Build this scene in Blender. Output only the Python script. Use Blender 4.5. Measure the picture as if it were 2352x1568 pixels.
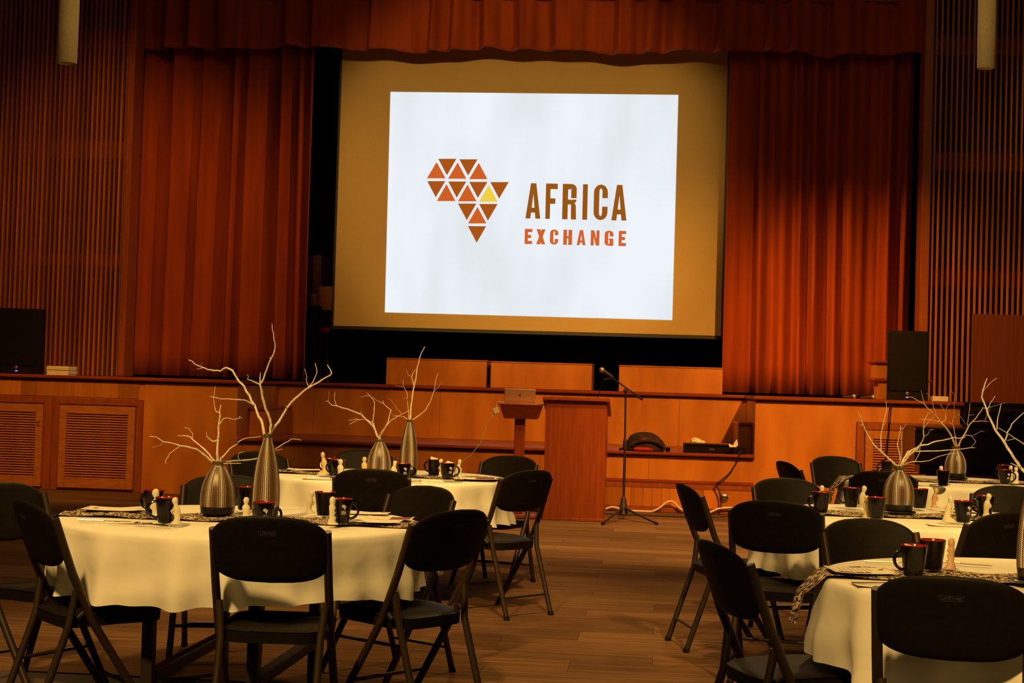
import bpy, math, random
from mathutils import Vector, Matrix
R = math.radians
sc = bpy.context.scene
for o in list(bpy.data.objects): bpy.data.objects.remove(o)
C = sc.collection

# ------------------------------------------------------------------ camera
F_PX = 3557.0
EYE = Vector((0, 0, 1.35))
YAW, PITCH, ROLL = R(5.5), R(1.56), R(1.7)
cam_d = bpy.data.cameras.new('camera'); cam = bpy.data.objects.new('camera', cam_d); C.objects.link(cam)
cam_d.sensor_fit = 'HORIZONTAL'; cam_d.sensor_width = 36.0
cam_d.lens = 36.0 * F_PX / 2352.0
cam_d.clip_start = 0.05; cam_d.clip_end = 200
fwd = Vector((-math.sin(YAW) * math.cos(PITCH), math.cos(YAW) * math.cos(PITCH), math.sin(PITCH)))
rt0 = Vector((math.cos(YAW), math.sin(YAW), 0)); up0 = rt0.cross(fwd)
rt = rt0 * math.cos(ROLL) + up0 * math.sin(ROLL)
up = up0 * math.cos(ROLL) - rt0 * math.sin(ROLL)
cam.matrix_world = Matrix(((rt.x, up.x, -fwd.x, EYE.x), (rt.y, up.y, -fwd.y, EYE.y), (rt.z, up.z, -fwd.z, EYE.z), (0, 0, 0, 1)))
sc.camera = cam

# ------------------------------------------------------------------ world, lights, exposure
sc.view_settings.view_transform = 'Standard'; sc.view_settings.look = 'None'
sc.view_settings.exposure = 0.0; sc.view_settings.gamma = 1.0; sc.view_settings.use_curve_mapping = False
w = bpy.data.worlds.new('world'); sc.world = w; w.use_nodes = True
w.node_tree.nodes['Background'].inputs[0].default_value = (1, .55, .2, 1)
w.node_tree.nodes['Background'].inputs[1].default_value = 0.004
WARM = (1.0, .60, .17); AMBER = (1.0, .43, .07)
def spot(name, loc, aim, power, col, cone, blend=.6, size=.12):
    l = bpy.data.lights.new(name, 'SPOT'); l.energy = power; l.color = col
    l.spot_size = R(cone); l.spot_blend = blend; l.shadow_soft_size = size
    o = bpy.data.objects.new(name, l); C.objects.link(o); o.location = loc
    o.rotation_euler = (Vector(aim) - Vector(loc)).to_track_quat('-Z', 'Y').to_euler()
    return o
def area(name, loc, aim, power, col, sx, sy):
    l = bpy.data.lights.new(name, 'AREA'); l.shape = 'RECTANGLE'; l.energy = power; l.color = col; l.size = sx; l.size_y = sy
    o = bpy.data.objects.new(name, l); C.objects.link(o); o.location = loc
    o.rotation_euler = (Vector(aim) - Vector(loc)).to_track_quat('-Z', 'Y').to_euler()
    return o
# house downlights in the hall ceiling
spot('house_light', (-2.9, .6, 6.4), (-1.8, 6.4, .65), 2700, WARM, 29, .75, .25)
spot('house_light', (-0.4, 3.6, 6.4), (-1.7, 9.6, .65), 2800, WARM, 24, .75, .3)
spot('house_light', (-1.0, -1.6, 5.8), (1.75, 5.0, .7), 3000, WARM, 22, .7, .25)
spot('house_light', (2.7, 2.2, 6.4), (1.4, 7.8, .65), 2700, WARM, 25, .75, .25)
spot('house_light', (3.4, 5.4, 6.4), (2.3, 11.0, .65), 2900, WARM, 24, .75, .3)
# back row of house lights, shining down toward the seats
spot('house_light', (-3.0, 12.5, 7.2), (-1.6, 7.2, .8), 700, WARM, 50, .8, .3)
spot('house_light', (2.6, 13.0, 7.2), (1.2, 7.4, .8), 900, WARM, 50, .8, .3)
# stage and screen wash from the hall ceiling; curtain and slat fills are added
spot('house_light', (-0.2, 12.2, 6.9), (0.1, 14.0, 0), 3000, (1, .58, .17), 46, .95, .2)
spot('stage_wash', (3.5, 9.6, 6.6), (0.3, 17.8, 1.1), 5200, AMBER, 42, .95, .12)
spot('stage_wash', (-4.4, 10.2, 6.8), (-6.3, 17.0, .7), 2300, AMBER, 31, .95, .12)
spot('screen_wash', (-1.2, 2.5, 5.9), (-1.9, 20.0, 4.1), 4400, (1, .55, .14), 19.5, .5, .25)
spot('curtain_fill', (2.2, 14.6, 6.4), (-5.2, 19.6, 3.0), 850, AMBER, 30, .9, .08)  # added fill, grazing from the side to bring out the pleats
spot('curtain_fill', (-3.0, 13.2, 6.8), (3.1, 19.6, 1.5), 4300, AMBER, 27, .95, .08)  # added fill to brighten the lower part of the right curtain
spot('slat_fill', (-4.6, 12.6, 7.0), (-6.9, 19.0, 3.0), 900, AMBER, 42, .9, .2)  # added fill to brighten the left slats, no known fixture
spot('slat_fill', (6.0, 12.6, 7.0), (5.8, 19.0, 3.6), 420, AMBER, 42, .9, .2)  # same added fill for the right slats
area('hall_ambient', (0, 8, 6.9), (0, 9, 0), 240, WARM, 10, 12)

# ------------------------------------------------------------------ pixel helpers (photo frame 2352 x 1568)
def ray(px, py):
    return (fwd * F_PX + rt * (px - 1176.0) - up * (py - 784.0)).normalized()
def onz(px, py, z):
    d = ray(px, py); return EYE + d * ((z - EYE.z) / d.z)
def onY(px, py, Y):
    d = ray(px, py); return EYE + d * ((Y - EYE.y) / d.y)
def atd(px, py, depth):
    d = ray(px, py); return EYE + d * (depth / d.dot(fwd))
def dep(p): return (Vector(p) - EYE).dot(fwd)

# ------------------------------------------------------------------ materials
def lin(r, g, b):
    f = lambda c: (c / 12.92 if c <= .04045 else ((c + .055) / 1.055) ** 2.4)
    return (f(r / 255.), f(g / 255.), f(b / 255.), 1)
MATS = {}
def pmat(name, col, rough=.5, metal=0, spec=.5, coat=0, emit=None, estr=0):
    m = bpy.data.materials.new(name); m.use_nodes = True; b = m.node_tree.nodes['Principled BSDF']
    b.inputs['Base Color'].default_value = (*col[:3], 1); b.inputs['Roughness'].default_value = rough
    b.inputs['Metallic'].default_value = metal; b.inputs['Specular IOR Level'].default_value = spec
    b.inputs['Coat Weight'].default_value = coat
    if emit: b.inputs['Emission Color'].default_value = (*emit[:3], 1); b.inputs['Emission Strength'].default_value = estr
    MATS[name] = m; return m
def nodes(m): return m.node_tree.nodes, m.node_tree.links, m.node_tree.nodes['Principled BSDF']
def noise_mat(name, c1, c2, scale=(1, 1, 1), nscale=5, detail=4, rough=.5, spec=.4, bump=0, bscale=None, rnd=0, lo=.35, hi=.65, coat=0):
    m = pmat(name, c1, rough, 0, spec, coat); N, L, b = nodes(m)
    tc = N.new('ShaderNodeTexCoord'); mp = N.new('ShaderNodeMapping'); mp.inputs['Scale'].default_value = scale
    L.new(tc.outputs['Object'], mp.inputs['Vector'])
    if rnd:
        oi = N.new('ShaderNodeObjectInfo'); mu = N.new('ShaderNodeMath'); mu.operation = 'MULTIPLY'; mu.inputs[1].default_value = 37
        L.new(oi.outputs['Random'], mu.inputs[0]); L.new(mu.outputs[0], mp.inputs['Location'])
    nz = N.new('ShaderNodeTexNoise'); nz.inputs['Scale'].default_value = nscale; nz.inputs['Detail'].default_value = detail
    L.new(mp.outputs[0], nz.inputs['Vector'])
    cr = N.new('ShaderNodeValToRGB'); cr.color_ramp.elements[0].position = lo; cr.color_ramp.elements[1].position = hi
    cr.color_ramp.elements[0].color = (*c1[:3], 1); cr.color_ramp.elements[1].color = (*c2[:3], 1)
    L.new(nz.outputs['Fac'], cr.inputs[0])
    out = cr.outputs[0]
    if rnd:
        hs = N.new('ShaderNodeHueSaturation'); mr = N.new('ShaderNodeMapRange')
        mr.inputs['To Min'].default_value = 1 - rnd; mr.inputs['To Max'].default_value = 1 + rnd
        L.new(oi.outputs['Random'], mr.inputs['Value']); L.new(mr.outputs[0], hs.inputs['Value']); L.new(out, hs.inputs['Color']); out = hs.outputs[0]
    L.new(out, b.inputs['Base Color'])
    if bump:
        bp = N.new('ShaderNodeBump'); bp.inputs['Strength'].default_value = bump; bp.inputs['Distance'].default_value = .01
        if bscale:
            n2 = N.new('ShaderNodeTexNoise'); n2.inputs['Scale'].default_value = bscale; L.new(tc.outputs['Object'], n2.inputs['Vector']); L.new(n2.outputs['Fac'], bp.inputs['Height'])
        else: L.new(nz.outputs['Fac'], bp.inputs['Height'])
        L.new(bp.outputs[0], b.inputs['Normal'])
    return m
M_ply = noise_mat('orange_plywood', (.42, .135, .018), (.56, .20, .030), (1.4, 1.4, .35), 3.2, 5, .38, .4)
M_ply2 = noise_mat('orange_plywood_dark', (.33, .095, .012), (.43, .135, .018), (2, 2, .3), 4, 5, .38, .4)
M_plank = noise_mat('stage_board', (.40, .13, .016), (.47, .165, .022), (6, 6, .5), 4, 4, .35, .45, rnd=.28)
M_trim = noise_mat('red_brown_trim', (.20, .035, .006), (.27, .05, .008), (.5, 4, 4), 6, 4, .28, .6)
M_frame = noise_mat('door_frame_wood', (.24, .055, .008), (.30, .075, .012), (4, 4, .6), 6, 4, .4, .4)
M_louvre = noise_mat('louvre_wood', (.36, .12, .02), (.46, .16, .03), (.8, 4, 4), 7, 4, .4, .4)
M_dark = pmat('dark_recess', (.012, .006, .003), .9)
M_lect = noise_mat('lectern_veneer', (.21, .038, .007), (.27, .055, .010), (7, 7, .5), 5, 5, .33, .5)
M_lect_l = noise_mat('lectern_edge_wood', (.42, .12, .02), (.52, .16, .03), (1, 6, 6), 5, 4, .33, .5)
M_slat = noise_mat('slat_wood', (.26, .07, .014), (.40, .12, .026), (9, 9, .3), 4, 5, .38, .5, rnd=.25)
M_rail = noise_mat('slat_rail_wood', (.13, .022, .006), (.18, .03, .008), (.4, 5, 5), 4, 4, .5, .3)
M_slatback = pmat('slat_backing_black', (.012, .004, .003), .85)
M_panelw = noise_mat('walnut_panel', (.13, .028, .008), (.17, .04, .011), (14, 14, .3), 4, 5, .45, .4)
M_cur = noise_mat('rust_velvet', (.24, .040, .006), (.32, .056, .009), (1.5, 1.5, .2), 4, 4, .85, .15, bump=.15, bscale=180)
b_ = M_cur.node_tree.nodes['Principled BSDF']; b_.inputs['Sheen Weight'].default_value = .08; b_.inputs['Sheen Tint'].default_value = (1, .35, .12, 1); b_.inputs['Sheen Roughness'].default_value = .4
M_black = pmat('stage_black', (.004, .003, .003), .95, 0, .1)
M_screen = noise_mat('warm_lit_screen_fabric', (.50, .37, .16), (.56, .42, .19), (1, 1, 1), 90, 2, .8, .2)  # white fabric; the tan of the warm light is put into its colour
M_bar = pmat('screen_bar', (.01, .008, .006), .5)
M_carpet0 = pmat('carpet_glue', (.05, .03, .018), .95)
def carpet(name, c1, c2):
    return noise_mat(name, c1, c2, (.55, 34, 1), 2.4, 6, .95, .1, bump=.5, bscale=420, rnd=.12, lo=.40, hi=.70)
M_carpets = [carpet('carpet_brown', (.105, .050, .022), (.225, .115, .052)), carpet('carpet_tan', (.125, .061, .027), (.285, .150, .070)), carpet('carpet_umber', (.096, .046, .020), (.195, .097, .043))]
M_cloth = noise_mat('white_cotton', (.74, .70, .62), (.80, .77, .69), (1, 1, 1), 6, 4, .85, .2, bump=.35, bscale=9)
M_chair = noise_mat('black_plastic', (.007, .005, .003), (.009, .0065, .004), (1, 1, 1), 40, 2, .55, .11)
M_tube = pmat('bronze_tube', (.034, .021, .010), .45, .3, .35)
M_print = pmat('grey_print', (.07, .045, .025), .6)
M_tleg = pmat('table_steel', (.02, .015, .01), .5, .2)
M_mug = pmat('black_glaze', (.005, .003, .002), .16, 0, .25)
M_mugred = pmat('red_glaze', (.24, .009, .006), .18, 0, .4)
M_white = pmat('white_print', (.8, .74, .62), .6)
M_paper = noise_mat('cream_paper', (.74, .68, .54), (.80, .74, .60), (1, 1, 1), 8, 3, .8, .2)
M_maroon = pmat('maroon_print', (.16, .012, .012), .7)
M_ink = pmat('dark_ink', (.06, .03, .02), .7)
M_stone = noise_mat('pale_soapstone', (.66, .60, .42), (.76, .71, .54), (1, 1, 1), 30, 4, .45, .4)
M_stone_p = noise_mat('pink_soapstone', (.60, .36, .20), (.74, .52, .32), (1, 1, 1), 25, 4, .45, .4)
M_stone_t = noise_mat('tan_soapstone', (.62, .46, .22), (.72, .57, .30), (1, 1, 1), 30, 4, .45, .4)
M_branch = noise_mat('whitewashed_bark', (.62, .52, .36), (.82, .76, .62), (1, 1, 1), 60, 4, .8, .2, bump=.4)
M_branch_t = noise_mat('tan_bark', (.46, .32, .16), (.62, .48, .28), (1, 1, 1), 60, 4, .8, .2, bump=.4)
M_silver = pmat('cutlery_steel', (.6, .55, .5), .2, 1)
M_laptop = pmat('laptop_shell', (.74, .52, .44), .4, .1)
M_plastic_w = pmat('white_plastic', (.75, .7, .6), .4)
M_cordw = pmat('white_cord', (.75, .62, .45), .5)
M_cordk = pmat('black_cord', (.012, .008, .006), .5)
M_spk = noise_mat('speaker_black', (.004, .003, .002), (.006, .0045, .003), (1, 1, 1), 60, 2, .7, .15)
M_grille = noise_mat('speaker_grille', (.003, .0022, .0015), (.006, .0045, .003), (1, 1, 1), 160, 2, .7, .12)
M_piano = pmat('black_lacquer', (.006, .004, .003), .3, 0, .4)
M_lamp = noise_mat('beige_lampshade', (.74, .62, .40), (.80, .68, .45), (1, 1, 1), 50, 3, .7, .3)
M_redcl = pmat('red_cloth', (.45, .01, .015), .8)
M_bag = noise_mat('dark_fabric', (.02, .012, .008), (.05, .03, .02), (1, 1, 1), 14, 4, .8, .2)
M_wall = noise_mat('hall_paint', (.22, .12, .06), (.25, .14, .07), (1, 1, 1), 3, 3, .8, .2)
M_blue = pmat('blue_led', (.02, .03, .2), .4, emit=(.25, .3, 1), estr=1.2)
M_amberk = pmat('amber_knob', (.35, .12, .04), .15, .6)
M_chrome = pmat('mic_grille', (.6, .5, .4), .3, .8)
def emis(name, rgb, s=1.0):
    m = bpy.data.materials.new(name); m.use_nodes = True; N = m.node_tree.nodes; N.clear()
    e = N.new('ShaderNodeEmission'); o = N.new('ShaderNodeOutputMaterial'); e.inputs[0].default_value = lin(*rgb); e.inputs[1].default_value = s
    m.node_tree.links.new(e.outputs[0], o.inputs[0]); return m, e
M_pic, e_pic = emis('projected_white', (233, 238, 244))
def _pic():
    N, L = M_pic.node_tree.nodes, M_pic.node_tree.links
    tc = N.new('ShaderNodeTexCoord'); mp = N.new('ShaderNodeMapping'); mp.inputs['Scale'].default_value = (1, 1, .35)
    nz = N.new('ShaderNodeTexNoise'); nz.inputs['Scale'].default_value = 1.3; nz.inputs['Detail'].default_value = 2
    cr = N.new('ShaderNodeValToRGB'); cr.color_ramp.elements[0].color = lin(224, 229, 233); cr.color_ramp.elements[1].color = lin(238, 244, 250)
    cr.color_ramp.elements[0].position = .3; cr.color_ramp.elements[1].position = .6
    L.new(tc.outputs['Object'], mp.inputs[0]); L.new(mp.outputs[0], nz.inputs['Vector']); L.new(nz.outputs['Fac'], cr.inputs[0]); L.new(cr.outputs[0], e_pic.inputs[0])
_pic()
M_eb, _ = emis('projected_brown', (168, 84, 22)); M_eo, _ = emis('projected_orange', (207, 95, 34))
M_ey, _ = emis('projected_yellow', (242, 207, 68)); M_et, _ = emis('projected_letter_brown', (152, 86, 20)); M_ee, _ = emis('projected_letter_orange', (213, 97, 42))
def runner_mat():
    m = pmat('printed_runner', (.5, .4, .25), .85, 0, .15); N, L, b = nodes(m)
    uv = N.new('ShaderNodeUVMap'); mp = N.new('ShaderNodeMapping'); mp.inputs['Scale'].default_value = (34, 34, 1); L.new(uv.outputs[0], mp.inputs[0])
    nz = N.new('ShaderNodeTexNoise'); nz.inputs['Scale'].default_value = 1.2; nz.inputs['Detail'].default_value = 3; L.new(mp.outputs[0], nz.inputs['Vector'])
    wv = N.new('ShaderNodeTexWave'); wv.wave_type = 'BANDS'; wv.bands_direction = 'DIAGONAL'; wv.inputs['Scale'].default_value = .55; wv.inputs['Distortion'].default_value = 14; wv.inputs['Detail'].default_value = 2; wv.inputs['Detail Scale'].default_value = 1.4
    L.new(mp.outputs[0], wv.inputs['Vector'])
    cr = N.new('ShaderNodeValToRGB'); cr.color_ramp.interpolation = 'CONSTANT'
    cr.color_ramp.elements[0].color = (.035, .016, .01, 1); cr.color_ramp.elements[1].color = (.62, .50, .32, 1); cr.color_ramp.elements[1].position = .6
    L.new(wv.outputs['Fac'], cr.inputs[0])
    mx = N.new('ShaderNodeMix'); mx.data_type = 'RGBA'; mx.inputs['A'].default_value = (.12, .06, .035, 1)
    c2 = N.new('ShaderNodeValToRGB'); c2.color_ramp.elements[0].position = .38; c2.color_ramp.elements[1].position = .46; L.new(nz.outputs['Fac'], c2.inputs[0])
    L.new(c2.outputs[0], mx.inputs['Factor']); L.new(cr.outputs[0], mx.inputs['B']); L.new(mx.outputs['Result'], b.inputs['Base Color'])
    return m
M_runner = runner_mat()
def vase_mat(name, bands, cols, rows):
    m = pmat(name, (.06, .03, .015), .35, 0, .4); N, L, b = nodes(m)
    uv = N.new('ShaderNodeUVMap'); sp = N.new('ShaderNodeSeparateXYZ'); L.new(uv.outputs[0], sp.inputs[0])
    def mth(op, a, bb=None):
        n = N.new('ShaderNodeMath'); n.operation = op
        for i, v in enumerate((a, bb)):
            if v is None: continue
            if isinstance(v, (int, float)): n.inputs[i].default_value = v
            else: L.new(v, n.inputs[i])
        return n.outputs[0]
    u, v = sp.outputs[0], sp.outputs[1]
    ph = mth('FRACT', mth('MULTIPLY', u, bands))
    cell = mth('FRACT', mth('MULTIPLY', ph, cols))
    col = mth('FLOOR', mth('MULTIPLY', ph, cols))
    dist_c = mth('ABSOLUTE', mth('SUBTRACT', col, (cols - 1) / 2))          # 0 at the band's middle column
    rw = mth('MULTIPLY', v, rows)
    odd = mth('MULTIPLY', mth('MODULO', col, 2), .5)
    fy = mth('FRACT', mth('ADD', rw, odd))
    dx = mth('SUBTRACT', cell, .5); dy = mth('SUBTRACT', fy, .5)
    d = mth('SQRT', mth('ADD', mth('MULTIPLY', dx, dx), mth('MULTIPLY', dy, dy)))
    rad = mth('SUBTRACT', .43, mth('MULTIPLY', dist_c, .36 / ((cols - 1) / 2)))
    inside = mth('LESS_THAN', d, rad)
    stripe = mth('GREATER_THAN', dist_c, (cols - 1) / 2 - 1.4)
    mx = N.new('ShaderNodeMix'); mx.data_type = 'RGBA'; mx.inputs['A'].default_value = (.014, .006, .004, 1); mx.inputs['B'].default_value = (.085, .042, .016, 1); L.new(stripe, mx.inputs['Factor'])
    mx2 = N.new('ShaderNodeMix'); mx2.data_type = 'RGBA'; mx2.inputs['B'].default_value = (.80, .70, .56, 1); L.new(mx.outputs['Result'], mx2.inputs['A']); L.new(inside, mx2.inputs['Factor'])
    L.new(mx2.outputs['Result'], b.inputs['Base Color'])
    return m
M_vase_s = vase_mat('dotted_ceramic', 8, 7, 34); M_vase_t = vase_mat('dotted_ceramic_tall', 6, 7, 52)
M_vase_n = vase_mat('dotted_ceramic_striped', 8, 7, 36)
M_vneck = pmat('vase_neck_brown', (.10, .06, .025), .45)
M_vbase = pmat('vase_base_black', (.006, .004, .004), .3)

# ------------------------------------------------------------------ mesh builder
class MB:
    def __init__(s): s.v = []; s.f = []; s.uv = None
    def quad(s, *p):
        i = len(s.v); s.v += [tuple(q) for q in p]; s.f.append(tuple(range(i, i + len(p)))); return s
    def box(s, x0, x1, y0, y1, z0, z1, M=None):
        i = len(s.v); p = [(x, y, z) for z in (z0, z1) for y in (y0, y1) for x in (x0, x1)]
        if M: p = [tuple(M @ Vector(q)) for q in p]
        s.v += p
        s.f += [tuple(i + k for k in q) for q in ((0, 2, 3, 1), (4, 5, 7, 6), (0, 1, 5, 4), (1, 3, 7, 5), (3, 2, 6, 7), (2, 0, 4, 6))]; return s
    def bbox(s, x0, x1, y0, y1, z0, z1, b=.006):          # box with chamfered edges
        i = len(s.v)
        import itertools
        idx = {}
        for sx, sy, sz in itertools.product((0, 1), repeat=3):
            X, Y, Z = (x0, x1)[sx], (y0, y1)[sy], (z0, z1)[sz]
            dx, dy, dz = (b, -b)[sx], (b, -b)[sy], (b, -b)[sz]
            for k, p in enumerate(((X, Y + dy, Z + dz), (X + dx, Y, Z + dz), (X + dx, Y + dy, Z))):
                idx[(sx, sy, sz, k)] = len(s.v); s.v.append(p)
        c = [(0, 0), (1, 0), (1, 1), (0, 1)]
        for q in (0, 1):
            s.f.append(tuple(idx[(q, a, bb, 0)] for a, bb in (c if q else c[::-1])))
            s.f.append(tuple(idx[(a, q, bb, 1)] for a, bb in (c[::-1] if q else c)))
            s.f.append(tuple(idx[(a, bb, q, 2)] for a, bb in (c if q else c[::-1])))
        for a in (0, 1):
            for e in (0, 1):
                s.f.append((idx[(a, e, 0, 0)], idx[(a, e, 1, 0)], idx[(a, e, 1, 1)], idx[(a, e, 0, 1)]))
                s.f.append((idx[(a, 0, e, 0)], idx[(a, 1, e, 0)], idx[(a, 1, e, 2)], idx[(a, 0, e, 2)]))
                s.f.append((idx[(0, a, e, 1)], idx[(1, a, e, 1)], idx[(1, a, e, 2)], idx[(0, a, e, 2)]))
        for a, bb, cc in itertools.product((0, 1), repeat=3):
            s.f.append((idx[(a, bb, cc, 0)], idx[(a, bb, cc, 1)], idx[(a, bb, cc, 2)]))
        return s
    def prism(s, poly, y0, y1):                            # polygon in XZ pushed along Y
        n = len(poly); i = len(s.v)
        s.v += [(x, y0, z) for x, z in poly] + [(x, y1, z) for x, z in poly]
        s.f.append(tuple(range(i, i + n))); s.f.append(tuple(range(i + 2 * n - 1, i + n - 1, -1)))
        for k in range(n):
            j = (k + 1) % n; s.f.append((i + k, i + n + k, i + n + j, i + j))
        return s
    def prismz(s, poly, z0, z1):
        n = len(poly); i = len(s.v)
        s.v += [(x, y, z0) for x, y in poly] + [(x, y, z1) for x, y in poly]
        s.f.append(tuple(range(i + n - 1, i - 1, -1))); s.f.append(tuple(range(i + n, i + 2 * n)))
        for k in range(n):
            j = (k + 1) % n; s.f.append((i + k, i + j, i + n + j, i + n + k))
        return s
    def tube(s, pts, rad, n=8, cap=True):
        pts = [Vector(p) for p in pts]; m = len(pts)
        if not hasattr(rad, '__len__'): rad = [rad] * m
        T = []
        for k in range(m):
            a = pts[max(k - 1, 0)]; b = pts[min(k + 1, m - 1)]; t = (b - a)
            T.append(t.normalized() if t.length > 1e-9 else Vector((0, 0, 1)))
        ref = Vector((0, 0, 1)) if abs(T[0].z) < .9 else Vector((1, 0, 0))
        nrm = (ref - T[0] * ref.dot(T[0])).normalized(); i0 = len(s.v)
        for k in range(m):
            nrm = (nrm - T[k] * nrm.dot(T[k])).normalized(); bn = T[k].cross(nrm)
            for q in range(n):
                a = 2 * math.pi * q / n; s.v.append(tuple(pts[k] + (nrm * math.cos(a) + bn * math.sin(a)) * rad[k]))
        for k in range(m - 1):
            for q in range(n):
                r = (q + 1) % n; s.f.append((i0 + k * n + q, i0 + k * n + r, i0 + (k + 1) * n + r, i0 + (k + 1) * n + q))
        if cap:
            s.f.append(tuple(i0 + q for q in range(n - 1, -1, -1))); s.f.append(tuple(i0 + (m - 1) * n + q for q in range(n)))
        return s
    def lathe(s, prof, n=24, cx=0, cy=0, close=True, M=None):  # prof: (r,z)
        i0 = len(s.v); m = len(prof)
        for r, z in prof:
            for q in range(n):
                a = 2 * math.pi * q / n; p = (cx + r * math.cos(a), cy + r * math.sin(a), z)
                s.v.append(tuple(M @ Vector(p)) if M else p)
        for k in range(m - 1):
            for q in range(n):
                r = (q + 1) % n; s.f.append((i0 + k * n + q, i0 + k * n + r, i0 + (k + 1) * n + r, i0 + (k + 1) * n + q))
        if close:
            s.f.append(tuple(i0 + q for q in range(n - 1, -1, -1))); s.f.append(tuple(i0 + (m - 1) * n + q for q in range(n)))
        return s
    def loft(s, secs, n=14):                               # secs: (cx,cy,z,rx,ry)
        i0 = len(s.v); m = len(secs)
        for cx, cy, z, rx, ry in secs:
            for q in range(n):
                a = 2 * math.pi * q / n; s.v.append((cx + rx * math.cos(a), cy + ry * math.sin(a), z))
        for k in range(m - 1):
            for q in range(n):
                r = (q + 1) % n; s.f.append((i0 + k * n + q, i0 + k * n + r, i0 + (k + 1) * n + r, i0 + (k + 1) * n + q))
        s.f.append(tuple(i0 + q for q in range(n - 1, -1, -1))); s.f.append(tuple(i0 + (m - 1) * n + q for q in range(n)))
        return s
    def ball(s, c, r, n=12, sq=(1, 1, 1)):
        secs = []
        m = max(5, n // 2 + 1)
        for k in range(m):
            t = -math.pi / 2 + math.pi * (k + .02) / (m - 1 + .04); secs.append((c[0], c[1], c[2] + r * sq[2] * math.sin(t), max(r * sq[0] * math.cos(t), 1e-4), max(r * sq[1] * math.cos(t), 1e-4)))
        return s.loft(secs, n)
    def mesh(s, name, mat, smooth=True, ang=40):
        me = bpy.data.meshes.new(name); me.from_pydata(s.v, [], s.f); me.update()
        if s.uv:
            ul = me.uv_layers.new(name='UVMap')
            for l in me.loops: ul.data[l.index].uv = s.uv[l.vertex_index]
        if mat: me.materials.append(mat)
        if smooth:
            me.polygons.foreach_set('use_smooth', [True] * len(me.polygons)); me.set_sharp_from_angle(angle=R(ang))
        return me
    def build(s, name, mat, parent=None, smooth=True, ang=40):
        o = bpy.data.objects.new(name, s.mesh(name, mat, smooth, ang)); C.objects.link(o)
        if parent: o.parent = parent
        return o
def tag(o, label, cat, group=None):
    o['label'] = label; o['category'] = cat
    if group: o['group'] = group
    return o
def struct(o): o['kind'] = 'structure'; return o
def empty(name, loc=(0, 0, 0), rz=0):
    o = bpy.data.objects.new(name, None); o.empty_display_size = .1; C.objects.link(o); o.location = loc; o.rotation_euler = (0, 0, rz); return o
def link(name, me, parent=None, loc=(0, 0, 0), rot=(0, 0, 0)):
    o = bpy.data.objects.new(name, me); C.objects.link(o); o.location = loc; o.rotation_euler = rot
    if parent: o.parent = parent
    return o
def copy_tree(o, parent=None):
    c = o.copy(); C.objects.link(c); c.parent = parent
    for ch in o.children: copy_tree(ch, c)
    return c
RNG = random.Random(7)

# ------------------------------------------------------------------ letters (polygons in a unit box)
def arc(cx, cy, rx, ry, ix, iy, a0, a1, n=8):
    P = []
    for k in range(n):
        a = R(a0 + (a1 - a0) * k / n); b = R(a0 + (a1 - a0) * (k + 1) / n)
        P.append([(cx + rx * math.cos(a), cy + ry * math.sin(a)), (cx + rx * math.cos(b), cy + ry * math.sin(b)), (cx + ix * math.cos(b), cy + iy * math.sin(b)), (cx + ix * math.cos(a), cy + iy * math.sin(a))])
    return P
def rc(x0, x1, y0, y1): return [(x0, y0), (x1, y0), (x1, y1), (x0, y1)]
def glyph(ch, t=.38, h=.16):
    g = {
     'A': [[(0, 0), (.33, 0), (.5, .70), (.5, 1), (.32, 1)], [(1, 0), (.67, 0), (.5, .70), (.5, 1), (.68, 1)], [(.26, .17), (.74, .17), (.69, .31), (.31, .31)]],
     'F': [rc(0, t, 0, 1), rc(t, 1, 1 - h, 1), rc(t, .82, .43, .43 + h)],
     'E': [rc(0, t, 0, 1), rc(t, 1, 1 - h, 1), rc(t, .86, .5 - h / 2, .5 + h / 2), rc(t, 1, 0, h)],
     'I': [rc(.28, .72, 0, 1)],
     'L': [rc(0, t, 0, 1), rc(t, 1, 0, h)],
     'T': [rc(0, 1, 1 - h, 1), rc(.5 - t / 2, .5 + t / 2, 0, 1 - h)],
     'M': [rc(0, t * .7, 0, 1), rc(1 - t * .7, 1, 0, 1), [(t * .7, 1), (t * .7, .6), (.5, .2), (.5, .6)], [(1 - t * .7, 1), (1 - t * .7, .6), (.5, .2), (.5, .6)]],
     'H': [rc(0, t, 0, 1), rc(1 - t, 1, 0, 1), rc(t, 1 - t, .42, .58)],
     'N': [rc(0, t * .85, 0, 1), rc(1 - t * .85, 1, 0, 1), [(t * .4, 1), (t * .95, 1), (1 - t * .4, 0), (1 - t * .95, 0)]],
     'X': [[(0, 0), (t, 0), (1, 1), (1 - t, 1)], [(1, 0), (1 - t, 0), (0, 1), (t, 1)]],
    }
    if ch in g: return g[ch]
    r = .5 - t
    if ch in 'CG':
        P = arc(.5, .78, .5, .22, r, .11, 0, 180) + arc(.5, .22, .5, .22, r, .11, 180, 360) + [rc(0, t, .22, .78), rc(1 - t, 1, .62, .78)]
        if ch == 'C': P.append(rc(1 - t, 1, .22, .38))
        else: P += [rc(1 - t, 1, .0, .48), rc(.5, 1 - t, .36, .48)]
        return P
    if ch == 'R':
        return [rc(0, t, 0, 1), rc(t, .6, 1 - h, 1), rc(t, .6, .42, .42 + h * .9)] + arc(.58, .86, .42, .14, .05, .03, 0, 90) + [rc(1 - t, 1, .60, .86)] + arc(.58, .56, .42, .14, .05, .03, -90, 0) + [[(.5, .42), (1 - t, .42), (1 - t * .95, 0), (1, 0), (.96, .40), (.85, .47)]] 
    return []

# ================================================================== SETTING
YF, YB = 17.0, 18.8           # stage front plane, wall behind the bench
ZS, ZB = 1.295, .656          # stage level, bench level
YC, YV, YSL, YSC = 19.65, 19.35, 19.1, 20.0
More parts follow.
